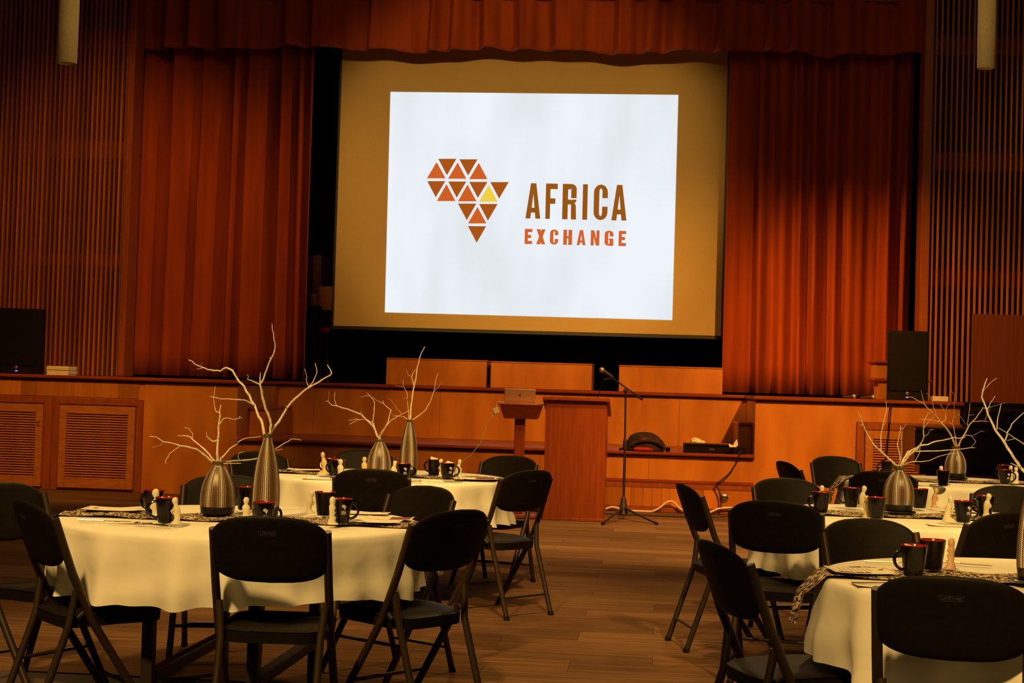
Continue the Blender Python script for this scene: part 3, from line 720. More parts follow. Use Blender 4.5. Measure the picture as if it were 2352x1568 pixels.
# ================================================================== TABLES
TR = .755
def table(T, name, seed, runner_ang, group='round banquet tables', hang=(.16, .18)):
    r = random.Random(seed)
    e = empty('round_table', (T.x, T.y, 0), r.uniform(-.15, .15) + YAW)
    MB().lathe([(TR - .03, TZ - .055), (TR - .006, TZ - .045), (TR - .004, TZ - .012), (TR - .02, TZ - .008)], 48).build('tabletop', M_tleg, e)
    for sx in (-.21, .21):
        for sy in (-.5, .5): MB().box(sx - .022, sx + .022, sy - .022, sy + .022, 0.001, TZ - .056).build('leg', M_tleg, e, False)
        MB().bbox(sx - .025, sx + .025, -.47, .47, .14, .19, .006).build('crossbar', M_tleg, e)
    MB().box(-.18, .18, -.02, .02, TZ - .16, TZ - .12).build('brace', M_tleg, e, False)
    tag(e, 'round folding table with dark steel legs ' + name, 'table', group)
    # cloth
    s = MB(); n = 320; c = [r.uniform(0, 6.28) for _ in range(6)]
    ks = [0, 0, 0, 3]
    rid = []; aa = r.uniform(0, .3)
    while aa < 6.2: rid.append((aa, r.uniform(.05, .11), r.uniform(.5, 1.25), r.uniform(-.10, .10))); aa += r.uniform(.16, .5)
    def fold(a, t=1.):
        f = -.25
        for th, wd, am, sk in rid:
            d_ = (a - th - sk * t + math.pi) % (2 * math.pi) - math.pi
            f += am * math.exp(-(d_ / (wd * (1.25 - .35 * t))) ** 2)
        return f + .12 * math.sin(27 * a + c[2])
    prof = [(.0, 0, 0), (.25, 0, 0), (.5, 0, 0), (.68, 0, 0), (TR - .012, 0, 0), (TR - .002, -.004, .0), (TR + .004, -.014, .02)] + [(TR + .004 + .016 * t ** 1.0, -.014 - .245 * t, t) for t in [.08, .18, .3, .42, .55, .68, .8, .9, 1.0]]
    for rr, dz, t in prof:
        for q in range(n):
            a = 2 * math.pi * q / n; f = fold(a, t)
            ra = rr + f * .052 * t ** .7 + (.006 * math.sin(5 * a + 9 * t + c[3]) * t)
            z = TZ + dz + (.012 * math.sin(ks[3] * a + c[5]) - .014 * f) * t * t
            if t == 0: z += .0
            s.v.append((ra * math.cos(a), ra * math.sin(a), z))
    for k in range(len(prof) - 1):
        for q in range(n):
            j = (q + 1) % n; s.f.append((k * n + q, k * n + j, (k + 1) * n + j, (k + 1) * n + q))
    cl = s.build('tablecloth', M_cloth, ang=75); cl.location = (T.x, T.y, 0)
    tag(cl, 'white round tablecloth draped over the table ' + name, 'tablecloth', 'white tablecloths')
    # runner
    s = MB(); s.uv = []; hw = .15; L = TR + .014
    st = []
    m = 60
    for i in range(m + 1):
        q = -1 + 2 * i / m; st.append((q * L, 0))
    pts = []
    for h in (hang[0], hang[0] * .66, hang[0] * .33): pts.append((-L - .012 - h * .22, -.02 - h))
    pts.append((-L - .006, -.012))
    pts += [(x_ * .985, .0) for x_, _ in st]
    pts.append((L + .006, -.012))
    for h in (hang[1] * .33, hang[1] * .66, hang[1]): pts.append((L + .012 + h * .22, -.02 - h))
    dist = 0; last = None; nw = 8
    ca, sa = math.cos(runner_ang), math.sin(runner_ang)
    for i, (x_, z_) in enumerate(pts):
        if last is not None: dist += math.hypot(x_ - last[0], z_ - last[1])
        last = (x_, z_)
        for j in range(nw + 1):
            v = -hw + 2 * hw * j / nw
            wob = .012 * math.sin(dist * 7 + c[0]) 
            y_ = v * (1 - (.5 if z_ < -.05 else 0)) + wob
            sh = math.sqrt(max(0, L * L - y_ * y_)) / L          # follow the round edge
            xx = x_ * sh if abs(x_) <= L else math.copysign(L * sh + (abs(x_) - L), x_)
            zz = TZ + .004 + z_ + .004 * (1 + math.sin(dist * 23 + j * 1.3 + c[1])) * (1 if z_ == 0 else 0)
            if z_ < -.02: xx += .012 * math.sin(j * 1.6 + c[2]) * (1 if x_ > 0 else -1)
            if z_ < -.02: xx += math.copysign(.03, x_)
            s.v.append((xx * ca - y_ * sa, xx * sa + y_ * ca, zz)); s.uv.append((dist, v))
    w_ = nw + 1
    for i in range(len(pts) - 1):
        for j in range(nw): a = i * w_ + j; s.f.append((a, a + w_, a + w_ + 1, a + 1))
    rn = s.build('table_runner', M_runner, ang=75); rn.location = (T.x, T.y, 0)
    tag(rn, 'black and cream patterned runner across the table ' + name, 'table runner', 'patterned table runners')
N1, N2, N3, N4, N5 = 'at front left', 'at rear left', 'at front right, cut by the frame', 'second from the front on the right', 'at rear right by the black piano'
table(T1, N1, 1, YAW - R(3)); table(T2, N2, 2, YAW - R(6)); table(T3, N3, 3, YAW - R(8), hang=(.15, .2)); table(T4, N4, 4, YAW - R(4)); table(T5, N5, 5, YAW - R(3))
TOP = TZ + .001; RUN = TZ + .014
def zone(p, T):      # resting height: on the runner or on the cloth
    return TZ + .0125

# ================================================================== VASES AND BRANCHES
def vase_mesh(kind):
    if kind == 's':
        H, prof = .235, [(.062, .0), (.070, .004), (.0745, .035), (.0760, .06), (.0745, .09), (.069, .125), (.059, .155), (.046, .183), (.034, .203), (.0265, .215), (.0255, .225), (.027, .235)]
        zb_ = .032
    elif kind == 'b':
        H, prof = .235, [(.060, .0), (.069, .004), (.073, .035), (.0765, .07), (.0765, .095), (.071, .13), (.060, .16), (.045, .187), (.030, .203), (.0245, .213), (.0245, .225), (.029, .237)]
        zb_ = .034
    else:
        H, prof = .365, [(.046, .0), (.052, .005), (.0565, .04), (.0575, .08), (.056, .13), (.0525, .18), (.047, .225), (.040, .262), (.032, .295), (.0245, .322), (.019, .342), (.0165, .353), (.018, .365)]
        zb_ = .035
    n = 60; s = MB(); s.uv = []
    # resample smooth
    P = []
    for k in range(len(prof) - 1):
        for t in (0, .33, .66): P.append((prof[k][0] * (1 - t) + prof[k + 1][0] * t, prof[k][1] * (1 - t) + prof[k + 1][1] * t))
    P.append(prof[-1])
    Q = [P[0]] + [((P[i - 1][0] + 2 * P[i][0] + P[i + 1][0]) / 4, P[i][1]) for i in range(1, len(P) - 1)] + [P[-1]]
    body = [q for q in Q if q[1] >= zb_ - 1e-6]; ln = 0; last = None
    tot = sum(math.hypot(b[0] - a[0], b[1] - a[1]) for a, b in zip(body, body[1:]))
    for r_, z in body:
        if last: ln += math.hypot(r_ - last[0], z - last[1])
        last = (r_, z)
        for q in range(n + 1):
            a = 2 * math.pi * q / n; rb = r_ * (1 + .012 * math.cos(14 * a)); s.v.append((rb * math.cos(a), rb * math.sin(a), z)); s.uv.append((q / n, ln / tot))
    for k in range(len(body) - 1):
        for q in range(n): a = k * (n + 1) + q; s.f.append((a, a + 1, a + n + 2, a + n + 1))
    bm_ = s.mesh('body', {'s': M_vase_s, 'b': M_vase_n, 't': M_vase_t}[kind], True, 60)
    rb = [q for q in Q if q[1] < zb_] + [body[0]]
    base = MB().lathe([(0.001, 0)] + rb, 40, close=False).mesh('base', M_vbase)
    rr = prof[-1][0]
    neck = MB().lathe([(rr * .97, H - .014), (rr * 1.05, H - .010), (rr * 1.07, H + .001), (rr * .95, H + .003), (rr * .80, H), (rr * .7, H - .04), (.002, H - .05)], 32, close=False).mesh('neck_rim', M_vneck)
    tray = MB().lathe([(.001, -.010), (rb[0][0] + .022, -.010), (rb[0][0] + .028, -.004), (rb[0][0] + .024, 0), (.001, 0)], 40, close=False).mesh('tray', M_vbase)
    return bm_, base, neck, tray, H
VM = {k: vase_mesh(k) for k in 'sbt'}
def vase(kind, px, py, label, tray=False, rz=0, vs=.95):
    p = onz(px, py, TZ + .012); zz = TZ + (.026 if tray else .014)
    e = empty('vase', (p.x, p.y, zz), rz)
    a, b_, c, t, H = VM[kind]
    link('body', a, e); link('base', b_, e); link('neck_rim', c, e); e.scale = (1, 1, vs)
    if tray: link('tray', t, e)
    tag(e, label, 'vase', 'dotted vases')
    return Vector((p.x, p.y, zz + H * vs))
V1s = vase('s', 499, 1181, 'short dotted brown vase on the front left table', rz=.1)
V1t = vase('t', 609, 1188, 'tall slim dotted vase on the front left table', rz=.2)
V2s = vase('s', 870, 1093, 'short dotted vase on the rear left table', rz=.15)
V2t = vase('t', 937, 1092, 'tall slim dotted vase on the rear left table', rz=.5)
V4 = vase('b', 2063, 1179, 'short dotted vase on a black base on the middle right table', True, rz=.1)
V5 = vase('b', 2194, 1101, 'short dotted vase on the rear right table', True, rz=.6)
V3 = vase('t', 2376, 1340, 'tall dotted vase cut by the right edge on the front right table', True)

def branch(top, pts, conv, r0, label, ddepth, group, mat, twigs=(), mdep=0):
    """pts: photo positions of the main stem, started inside the vase; the stem leans ddepth metres away from / toward the camera by its tip"""
    r0 *= .8; d0 = dep(top)
    P = [conv(*q) for q in pts]
    cum = [0]
    for a, b_ in zip(P, P[1:]): cum.append(cum[-1] + math.hypot(b_[0] - a[0], b_[1] - a[1]))
    W = [atd(x_, y_, d0 + mdep * min(1, cum[i] / 60) + ddepth * (cum[i] / cum[-1])) for i, (x_, y_) in enumerate(P)]
    root = Vector((top.x, top.y, top.z - .06)) * .8 + W[0] * .2; root.z = top.z - .045
    # keep the stem inside the neck where it leaves the vase
    n_ = Vector((top.x, top.y, top.z - .002)); n_ = n_ + (W[0] - n_) * min(1, .008 / max((W[0] - n_).length, 1e-6))
    pts3 = [root, n_] + W[0:]
    def jit(L_, r):
        out = [L_[0]]
        for a, b_ in zip(L_, L_[1:]):
            m_ = (a + b_) / 2 + Vector([RNG.uniform(-1, 1) * r * .5 for _ in range(3)]); out += [m_, b_]
        return out
    pts3 = jit(pts3, r0); m = len(pts3)
    rad = [r0 * (1 - .72 * k / (m - 1)) * RNG.uniform(.93, 1.07) for k in range(m)]
    o = MB().tube(pts3, rad, 7).build('branch', mat)
    segs = [(P[i], P[i + 1], dep(W[i]), dep(W[i + 1]), rad[min(len(rad) - 1, 2 * i + 4)]) for i in range(len(P) - 1)]
    for tw in twigs:
        TP = [conv(*q) for q in tw]; best = None
        for a, b_, da, db, rs in segs:                       # foot of the twig: nearest spot on the stem or an earlier twig
            ux, uy = b_[0] - a[0], b_[1] - a[1]; L2 = ux * ux + uy * uy + 1e-9
            t = max(0, min(1, ((TP[0][0] - a[0]) * ux + (TP[0][1] - a[1]) * uy) / L2)); qx, qy = a[0] + ux * t, a[1] + uy * t
            dd = (qx - TP[0][0]) ** 2 + (qy - TP[0][1]) ** 2
            if best is None or dd < best[0]: best = (dd, (qx, qy), da + (db - da) * t, rs)
        if best[0] > .5: TP = [best[1]] + TP
        dd = best[2]; sg = RNG.uniform(-.09, .09); nT = len(TP)
        ds = [dd + sg * i / max(1, nT - 1) for i in range(nT)]
        TW = [atd(x_, y_, d_) for (x_, y_), d_ in zip(TP, ds)]
        rb = max(.0017, best[3] * .66)
        segs += [(TP[i], TP[i + 1], ds[i], ds[i + 1], rb * .8) for i in range(nT - 1)]
        TW = jit(TW, r0 * .5); nT = len(TW)
        MB().tube(TW, [rb * (1 - .55 * i / (nT - 1)) for i in range(nT)], 6).build('twig', mat, o)
    tag(o, label, 'branch', group); return o
c6 = lambda x_, y_: (330 + x_ / 4.3556, 720 + y_ / 4.3556)
c8 = lambda x_, y_: (740 + x_ / 5.2267, 780 + y_ / 5.2267)
c7 = lambda x_, y_: (1950 + x_ / 5.851, 850 + y_ / 5.851)
gb = 'bare branches in the vases'
branch(V1t, [(1215, 1245), (1190, 1110), (1150, 1030), (1110, 915), (1060, 820), (1005, 725), (955, 680), (890, 570), (825, 540), (770, 575), (700, 570), (640, 560), (580, 535), (510, 505), (450, 463)], c6, .0085, 'long whitewashed branch arching left from the tall vase at front left', .18, gb, M_branch,
  [[(1100, 910), (1050, 885), (1010, 865), (960, 860), (870, 855), (800, 855), (740, 845), (665, 830)], [(565, 525), (588, 492)], [(590, 545), (527, 555)]])
branch(V1t, [(1240, 1245), (1270, 1180), (1275, 1110), (1245, 1000), (1205, 890), (1180, 770), (1165, 705), (1200, 650), (1235, 550), (1265, 470), (1310, 370), (1315, 300), (1300, 200), (1285, 103)], c6, .0085, 'tallest whitewashed branch rising upright from the tall vase at front left', -.1, gb, M_branch,
  [[(1165, 710), (1100, 680), (1035, 655), (1048, 630), (1035, 612)], [(1165, 700), (1168, 590)], [(1210, 900), (1180, 845)], [(1270, 465), (1262, 435)]])
branch(V1t, [(1260, 1240), (1290, 1165), (1350, 1085), (1430, 950), (1510, 855), (1600, 775), (1660, 735), (1760, 680), (1830, 635), (1880, 600), (1868, 560), (1838, 513)], c6, .008, 'whitewashed branch leaning right from the tall vase at front left', .12, gb, M_branch,
  [[(1650, 740), (1690, 690), (1735, 585), (1715, 497)], [(1650, 730), (1625, 650), (1635, 640), (1612, 552)], [(1430, 950), (1424, 920)]])
branch(V1s, [(732, 1495), (735, 1400), (750, 1200), (757, 1060), (760, 980), (775, 908)], c6, .009, 'thick upright whitewashed branch in the short vase at front left', .03, gb, M_branch,
  [[(757, 1110), (800, 1050), (850, 1045), (900, 1058), (950, 1048), (985, 1045)], [(955, 1045), (970, 1025)], [(745, 1260), (700, 1280), (660, 1255), (630, 1230), (628, 1188)], [(760, 985), (725, 980), (708, 920), (700, 840), (708, 790), (716, 728)]])
branch(V1s, [(718, 1498), (660, 1460), (590, 1400), (530, 1355), (450, 1335), (380, 1325), (300, 1300), (195, 1282), (120, 1230), (60, 1225)], c6, .0075, 'low whitewashed branch reaching farthest left from the short vase', -.12, gb, M_branch,
  [[(195, 1290), (150, 1320), (88, 1342)], [(355, 1330), (265, 1395), (215, 1475), (223, 1503)]])
branch(V1s, [(724, 1490), (650, 1400), (600, 1350), (490, 1260), (440, 1225), (400, 1218), (340, 1220)], c6, .0065, 'whitewashed branch leaning left with a hooked twig in the short vase', .1, gb, M_branch,
  [[(490, 1260), (490, 1200), (460, 1160), (445, 1145), (410, 1140)]])
branch(V1s, [(755, 1490), (770, 1450), (830, 1390), (900, 1325), (960, 1275), (1050, 1240), (1175, 1228)], c6, .006, 'whitewashed branch leaning up right from the short vase at front left', .1, gb, M_branch,
  [[(945, 1285), (918, 1265), (922, 1245), (940, 1237)]])
branch(V1s, [(760, 1500), (850, 1480), (960, 1470), (1080, 1460), (1200, 1430), (1300, 1365), (1400, 1300), (1475, 1255), (1575, 1265)], c6, .006, 'low whitewashed branch passing behind the tall vase at front left', .12, gb, M_branch,
  [[(965, 1470), (942, 1430), (955, 1395), (1003, 1380)], [(1310, 1370), (1385, 1355)], [(790, 1500), (975, 1497)]], mdep=.16)
branch(V2s, [(665, 1165), (625, 1060), (560, 985), (490, 920), (450, 890), (390, 865), (300, 830), (180, 795), (115, 785), (75, 740), (50, 735)], c8, .0085, 'pale branch reaching far left from the short vase at rear left', -.1, gb, M_branch,
  [[(75, 740), (82, 610)], [(170, 790), (148, 720), (155, 620)], [(520, 955), (430, 960), (330, 1015)], [(430, 960), (415, 948), (310, 970)], [(470, 890), (465, 858)]])
branch(V2s, [(668, 1165), (625, 1040), (605, 990), (615, 915), (625, 820), (628, 745), (580, 680), (533, 637)], c8, .006, 'pale branch rising straight then bending left at rear left', .1, gb, M_branch,
  [[(575, 675), (520, 672), (465, 688)], [(625, 1010), (560, 970), (500, 935)]])
branch(V2s, [(682, 1165), (720, 1100), (790, 1010), (840, 960), (910, 915), (960, 890), (1050, 845)], c8, .008, 'thick pale branch leaning right across the tall vase at rear left', -.16, gb, M_branch,
  [[(960, 890), (890, 820), (850, 750), (795, 705)]])
branch(V2s, [(700, 1165), (750, 1070), (790, 990), (825, 840), (770, 800), (740, 770), (725, 730)], c8, .006, 'pale branch with a forked tip in the short vase at rear left', .1, gb, M_branch,
  [[(730, 765), (650, 725), (605, 685)], [(825, 860), (855, 925)]])
branch(V2t, [(1055, 965), (1065, 800), (1085, 660), (1110, 530), (1135, 380), (1160, 270), (1190, 160), (1232, 82)], c8, .0085, 'tallest pale branch in the tall vase at rear left', .08, gb, M_branch,
  [[(1100, 550), (1075, 450), (1090, 400), (1130, 350)], [(1075, 450), (1030, 420), (1010, 350)]])
branch(V2t, [(1040, 965), (1030, 800), (1020, 640), (975, 560), (970, 480)], c8, .005, 'thin darker branch beside the tallest one at rear left', .15, gb, M_branch_t,
  [[(970, 562), (930, 560), (875, 545)], [(1020, 710), (985, 697)]])
branch(V2t, [(1065, 972), (1160, 910), (1245, 840), (1300, 740), (1340, 620), (1360, 500), (1393, 400)], c8, .006, 'pale branch curving right from the tall vase at rear left', -.06, gb, M_branch,
  [[(1345, 620), (1385, 580), (1440, 508)]])
branch(V2t, [(1042, 970), (980, 925), (860, 910)], c8, .006, 'short pale branch stub pointing left from the tall vase at rear left', .05, gb, M_branch)
branch(V4, [(640, 1290), (560, 1210), (440, 1100), (330, 1000), (270, 900), (210, 780), (170, 690), (125, 568)], c7, .008, 'pale branch leaning far left from the middle right vase', -.1, gb, M_branch,
  [[(170, 740), (145, 725)], [(430, 1080), (428, 950), (435, 840), (460, 720), (505, 540), (500, 415)], [(460, 735), (495, 705)]])
branch(V4, [(668, 1290), (685, 1200), (680, 1110), (650, 1000), (680, 850), (690, 745)], c7, .005, 'thin wavy upright branch in the middle right vase', .1, gb, M_branch)
branch(V4, [(680, 1285), (705, 1150), (705, 950), (712, 800), (690, 760)], c7, .0055, 'straight upright tan branch in the middle right vase', -.05, gb, M_branch_t, [[(715, 800), (780, 712)]])
branch(V4, [(688, 1285), (740, 1180), (830, 1080), (960, 1010), (1060, 1000), (1150, 960), (1270, 940), (1400, 905), (1470, 915), (1555, 903)], c7, .0075, 'knotted pale branch reaching right across the rear right vase', .1, gb, M_branch)
branch(V4, [(692, 1285), (820, 1130), (920, 1060), (970, 980), (1005, 900), (1000, 780), (1010, 680), (1070, 568)], c7, .0075, 'pale branch bending upward right of the middle right vase', -.08, gb, M_branch,
  [[(1010, 770), (1080, 680), (1145, 620)], [(1000, 900), (1060, 860), (1090, 800), (1135, 800)]])
branch(V4, [(690, 1280), (715, 1260), (790, 1090), (900, 1090), (1100, 1085), (1300, 1075), (1500, 1060), (1600, 1045), (1695, 1040)], c7, .006, 'long straight horizontal pale branch from the middle right vase', .18, gb, M_branch)
branch(V4, [(695, 1285), (730, 1270), (850, 1230), (960, 1230), (1080, 1215), (1200, 1160), (1330, 1125), (1475, 1108)], c7, .0045, 'thin low pale branch sweeping right from the middle right vase', -.12, gb, M_branch,
  [[(885, 1230), (950, 1110), (960, 1010)]])
branch(V5, [(1430, 1020), (1390, 920), (1330, 810), (1250, 720), (1190, 640), (1110, 560), (1010, 450), (900, 395), (810, 355)], c7, .0105, 'thick tan branch leaning left from the rear right vase', -.1, gb, M_branch_t,
  [[(1010, 450), (990, 370), (965, 270)], [(1175, 610), (1130, 480), (1100, 375), (1050, 310)], [(1200, 690), (1080, 660), (935, 655)], [(1300, 660), (1300, 580), (1225, 455)], [(1300, 560), (1320, 480), (1355, 440)]])
branch(V5, [(1448, 1020), (1430, 900), (1410, 770), (1380, 720), (1340, 690)], c7, .006, 'thin grey branch rising in the middle of the rear right vase', .1, gb, M_branch_t,
  [[(1385, 720), (1410, 620), (1415, 330), (1370, 270)], [(1415, 330), (1470, 235)], [(1415, 640), (1470, 585), (1570, 725)]])
branch(V5, [(1470, 1020), (1540, 880), (1600, 770), (1650, 700), (1740, 590), (1800, 500), (1850, 510)], c7, .0095, 'tan branch leaning right from the rear right vase', .1, gb, M_branch_t,
  [[(1590, 740), (1610, 600), (1625, 435)], [(1610, 605), (1685, 597)], [(1660, 690), (1780, 680), (1870, 690)], [(1850, 510), (1950, 480), (2045, 450), (2120, 430)], [(1830, 660), (1850, 600), (1900, 515)]])
branch(V5, [(1460, 1020), (1520, 900), (1580, 870), (1650, 885), (1705, 960), (1640, 1035)], c7, .0055, 'hooked tan branch curling right of the rear right vase', -.06, gb, M_branch_t, [[(1650, 885), (1720, 850), (1780, 815), (1820, 830)]])
branch(V3, [(2450, 1430), (2350, 1355), (2270, 1250), (2170, 1100), (2095, 980), (2000, 850), (1940, 740), (1880, 620), (1855, 540), (1800, 400), (1790, 340), (1815, 230), (1860, 105)], c7, .0075, 'long bright branch entering from the right edge and forking upward', .15, gb, M_branch,
  [[(1810, 280), (1880, 190), (1985, 105)], [(1865, 520), (1900, 440), (1965, 345)], [(1990, 790), (2000, 640), (2045, 450)], [(2100, 940), (2130, 830), (2190, 720), (2350, 570)], [(2095, 950), (2225, 920)], [(2300, 1300), (2175, 1248)]])
branch(V3, [(2470, 1430), (2420, 1150), (2350, 990), (2225, 910), (2010, 775)], c7, .005, 'thin bright branch crossing leftward near the right edge', -.1, gb, M_branch)

# ================================================================== MUGS
MR0, MR1, MH = .032, .044, .101
def mr(z): return MR0 + (MR1 - MR0) * z / MH
def mug_meshes():
    out = MB().lathe([(.001, 0), (MR0 - .003, 0), (MR0, .003), (mr(.03), .03), (mr(.06), .06), (mr(.09), .09), (MR1, MH)], 32, close=False).mesh('body', M_mug)
    inn = MB().lathe([(MR1 + .0002, MH - .0022), (MR1 + .0002, MH), (MR1 - .002, MH + .0012), (MR1 - .004, MH - .002), (mr(.05) - .004, .05), (MR0 - .005, .006), (.001, .006)], 32, close=False).mesh('interior', M_mugred)
    hp = []
    for k in range(11):
        a = R(100 - 200 * k / 10); hp.append((.040 + .030 * math.cos(a) * 1.1 - .004 * (k / 10), 0, .053 + .032 * math.sin(a)))
    s = MB().tube(hp, .0052, 8); s.v = [(x_, y_ * 1.35, z_) for x_, y_, z_ in s.v]
    han = s.mesh('handle', M_mug)
    s = MB(); a0 = R(-62)
    def cyl(u, z): r_ = mr(z) + .0006; return (r_ * math.cos(a0 + u / r_), r_ * math.sin(a0 + u / r_), z)
    sc_ = .0215 / 850.
    for kk in 'boy':
        for t3 in tri[kk]: s.quad(*[cyl((x_ - 540) * sc_, .078 - (y_ - 110) * sc_) for x_, y_ in t3])
    for txt, zb_, hh, wd, ad in (('AFRICA', .043, .009, .0024, .0033), ('EXCHANGE', .038, .0032, .0019, .0025)):
        u = -ad * len(txt) / 2
        for ch in txt:
            for poly in glyph(ch, .36, .18): s.quad(*[cyl(u + wd * a, zb_ + hh * b_) for a, b_ in poly])
            u += ad
    return out, inn, han, s.mesh('printed_logo', M_white, False)
MM = mug_meshes()
def mug(px, py, handle, label):
    p = onz(px, py, TZ + .0145)
    e = empty('mug', (p.x, p.y, TZ + .0145), YAW + R(handle))
    for nm, me in zip(('body', 'interior', 'handle', 'printed_logo'), MM): link(nm, me, e)
    tag(e, label, 'mug', 'black mugs with red interiors'); return p
MUGS = [
 (352, 1180, 150, 'black mug leftmost at the back of the front left table'), (381, 1200, 195, 'black mug with a packet between two figurines at front left'),
 (563, 1170, 180, 'black mug half hidden between the two vases at front left'), (605, 1212, -10, 'black mug just above the front chair at front left'),
 (745, 1183, 120, 'black mug with a packet behind the zigzag figurine'), (783, 1201, -6, 'black mug with its handle right beside the zigzag figurine'),
 (757, 1090, 160, 'black mug behind the kneeling figurine at rear left'), (776, 1094, 190, 'black mug second from left at rear left'),
 (926, 1103, -8, 'black mug in front of the tall vase at rear left'), (996, 1091, 150, 'black mug with packets at the back right of the rear left table'), (1027, 1101, 5, 'black mug with packets rightmost at rear left'),
 (1885, 1176, 200, 'black mug leftmost on the middle right table'), (1955, 1164, 178, 'black mug with a big left handle on the middle right table'),
 (2013, 1190, 130, 'black mug in front of the middle right vase'), (2112, 1166, 100, 'black mug just right of the middle right vase'),
 (2212, 1199, -3, 'black mug with a clear printed logo at the right of the middle table'), (2262, 1184, 185, 'black mug behind the rightmost figurine of the middle right table'),
 (2166, 1115, 60, 'black mug left of the vase on the rear right table'), (2308, 1112, -8, 'black mug with its handle right at the right edge of the rear table'), (2304, 1099, 120, 'black mug behind another at the right edge of the rear table'), (2037, 1090, 160, 'black mug behind the middle right vase near the louvred vent'),
 (2098, 1322, 195, 'black mug with a packet nearest on the front right table'), (2141, 1307, 165, 'large looking black mug at the back of the front right table'),
]
MP = [mug(*m) for m in MUGS]
# tea packets standing in mugs
def packet(i, label, dz=.0, rz=0, tilt=.5, w_=.05, h_=.055):
    p = MP[i]
    e = MB().bbox(-w_ / 2, w_ / 2, -.0015, .0015, 0, h_, .0006).quad((-w_ * .4, -.0017, h_ * .3), (w_ * .4, -.0017, h_ * .3), (w_ * .4, -.0017, h_ * .7), (-w_ * .4, -.0017, h_ * .7)).build('tea_packet', M_paper, smooth=False)
    e.location = (p.x, p.y - .008, TZ + .0145 + .072 + dz); e.rotation_euler = (tilt, .25, YAW + rz)
    tag(e, label, 'tea packet', 'tea packets in mugs')
packet(1, 'cream tea packet in the mug between two figurines at front left', -.012, .3, -.9); packet(4, 'cream tea packet in the mug behind the zigzag figurine', 0, -.2, -1.0)
packet(5, 'cream tea packet in the mug with its handle right at front left', -.010, .5, -.9); packet(9, 'dark edged tea packet in the back right mug at rear left', 0, .2, -.8)
packet(10, 'tea packet in the rightmost mug at rear left', 0, -.3, -.9); packet(21, 'cream tea packet in the nearest mug on the front right table', -.006, .1, -1.0)

# ================================================================== SOAPSTONE FIGURINES
def fig_mesh(kind, mat):
    s = MB()
    if kind == 'stand':
        s.loft([(0, .0, 0, .020, .016), (0, 0, .004, .021, .017), (.001, 0, .018, .016, .013), (.002, 0, .035, .014, .012), (.001, 0, .050, .0165, .013), (0, 0, .062, .017, .012), (0, 0, .070, .013, .010), (0, 0, .075, .008, .0075), (0, 0, .080, .0095, .0095), (0, 0, .088, .0128, .0125), (0, 0, .096, .0125, .012), (0, 0, .103, .008, .008), (0, 0, .105, .002, .002)])
    elif kind == 'pregnant':
        s.loft([(.006, 0, 0, .020, .015), (.006, 0, .004, .020, .015), (.002, 0, .016, .013, .012), (0, 0, .028, .012, .011), (-.006, 0, .040, .0165, .0135), (-.007, 0, .050, .0165, .013), (.001, 0, .061, .0095, .010), (.003, 0, .068, .011, .010), (.003, 0, .073, .007, .007), (.001, 0, .079, .0105, .010), (-.001, 0, .089, .0138, .013), (-.001, 0, .099, .0125, .012), (0, 0, .106, .007, .007), (0, 0, .108, .002, .002)])
    elif kind == 'zigzag':
        s.loft([(.004, 0, 0, .022, .014), (.004, 0, .004, .022, .014), (-.001, 0, .014, .014, .012), (.004, 0, .028, .013, .011), (-.001, 0, .034, .010, .010), (.002, 0, .046, .013, .011), (-.001, 0, .053, .0105, .010), (.001, 0, .064, .0135, .011), (-.001, 0, .072, .0115, .010), (0, 0, .077, .009, .008), (0, 0, .084, .0112, .011), (0, 0, .095, .0120, .0115), (0, 0, .104, .008, .008), (0, 0, .107, .002, .002)])
    elif kind == 'kneel':
        s.loft([(.0, 0, 0, .030, .014), (.0, 0, .004, .031, .014), (.003, 0, .013, .026, .013), (.010, 0, .024, .015, .012), (.009, 0, .038, .013, .011), (.004, 0, .055, .0135, .0115), (.003, 0, .068, .0125, .011), (0, 0, .078, .0085, .008), (-.003, 0, .084, .0068, .007), (-.004, 0, .090, .0095, .009), (-.005, 0, .100, .0105, .0100), (-.004, 0, .108, .006, .006), (-.004, 0, .110, .002, .002)])
        s.tube([(-.004, .010, .068), (-.014, .008, .052), (-.012, 0, .040), (-.004, 0, .036)], [.005, .0048, .0045, .004], 7)
    else:  # hunched: head bent forward over folded arms
        s.loft([(.002, 0, 0, .022, .015), (.002, 0, .004, .022, .015), (-.002, 0, .014, .013, .011), (-.003, 0, .026, .0115, .011), (.0, 0, .045, .0155, .0125), (.002, 0, .060, .0150, .012), (.002, 0, .070, .0105, .009), (.005, 0, .076, .0085, .008), (.008, 0, .084, .0115, .011), (.009, 0, .094, .0125, .012), (.008, 0, .102, .0085, .008), (.007, 0, .105, .002, .002)])
        s.tube([(.006, .010, .062), (.020, .006, .050), (.016, 0, .042), (.006, 0, .040)], [.005, .0048, .0045, .004], 7)
    return s.mesh('figurine', mat, True, 70)
FMc = {}
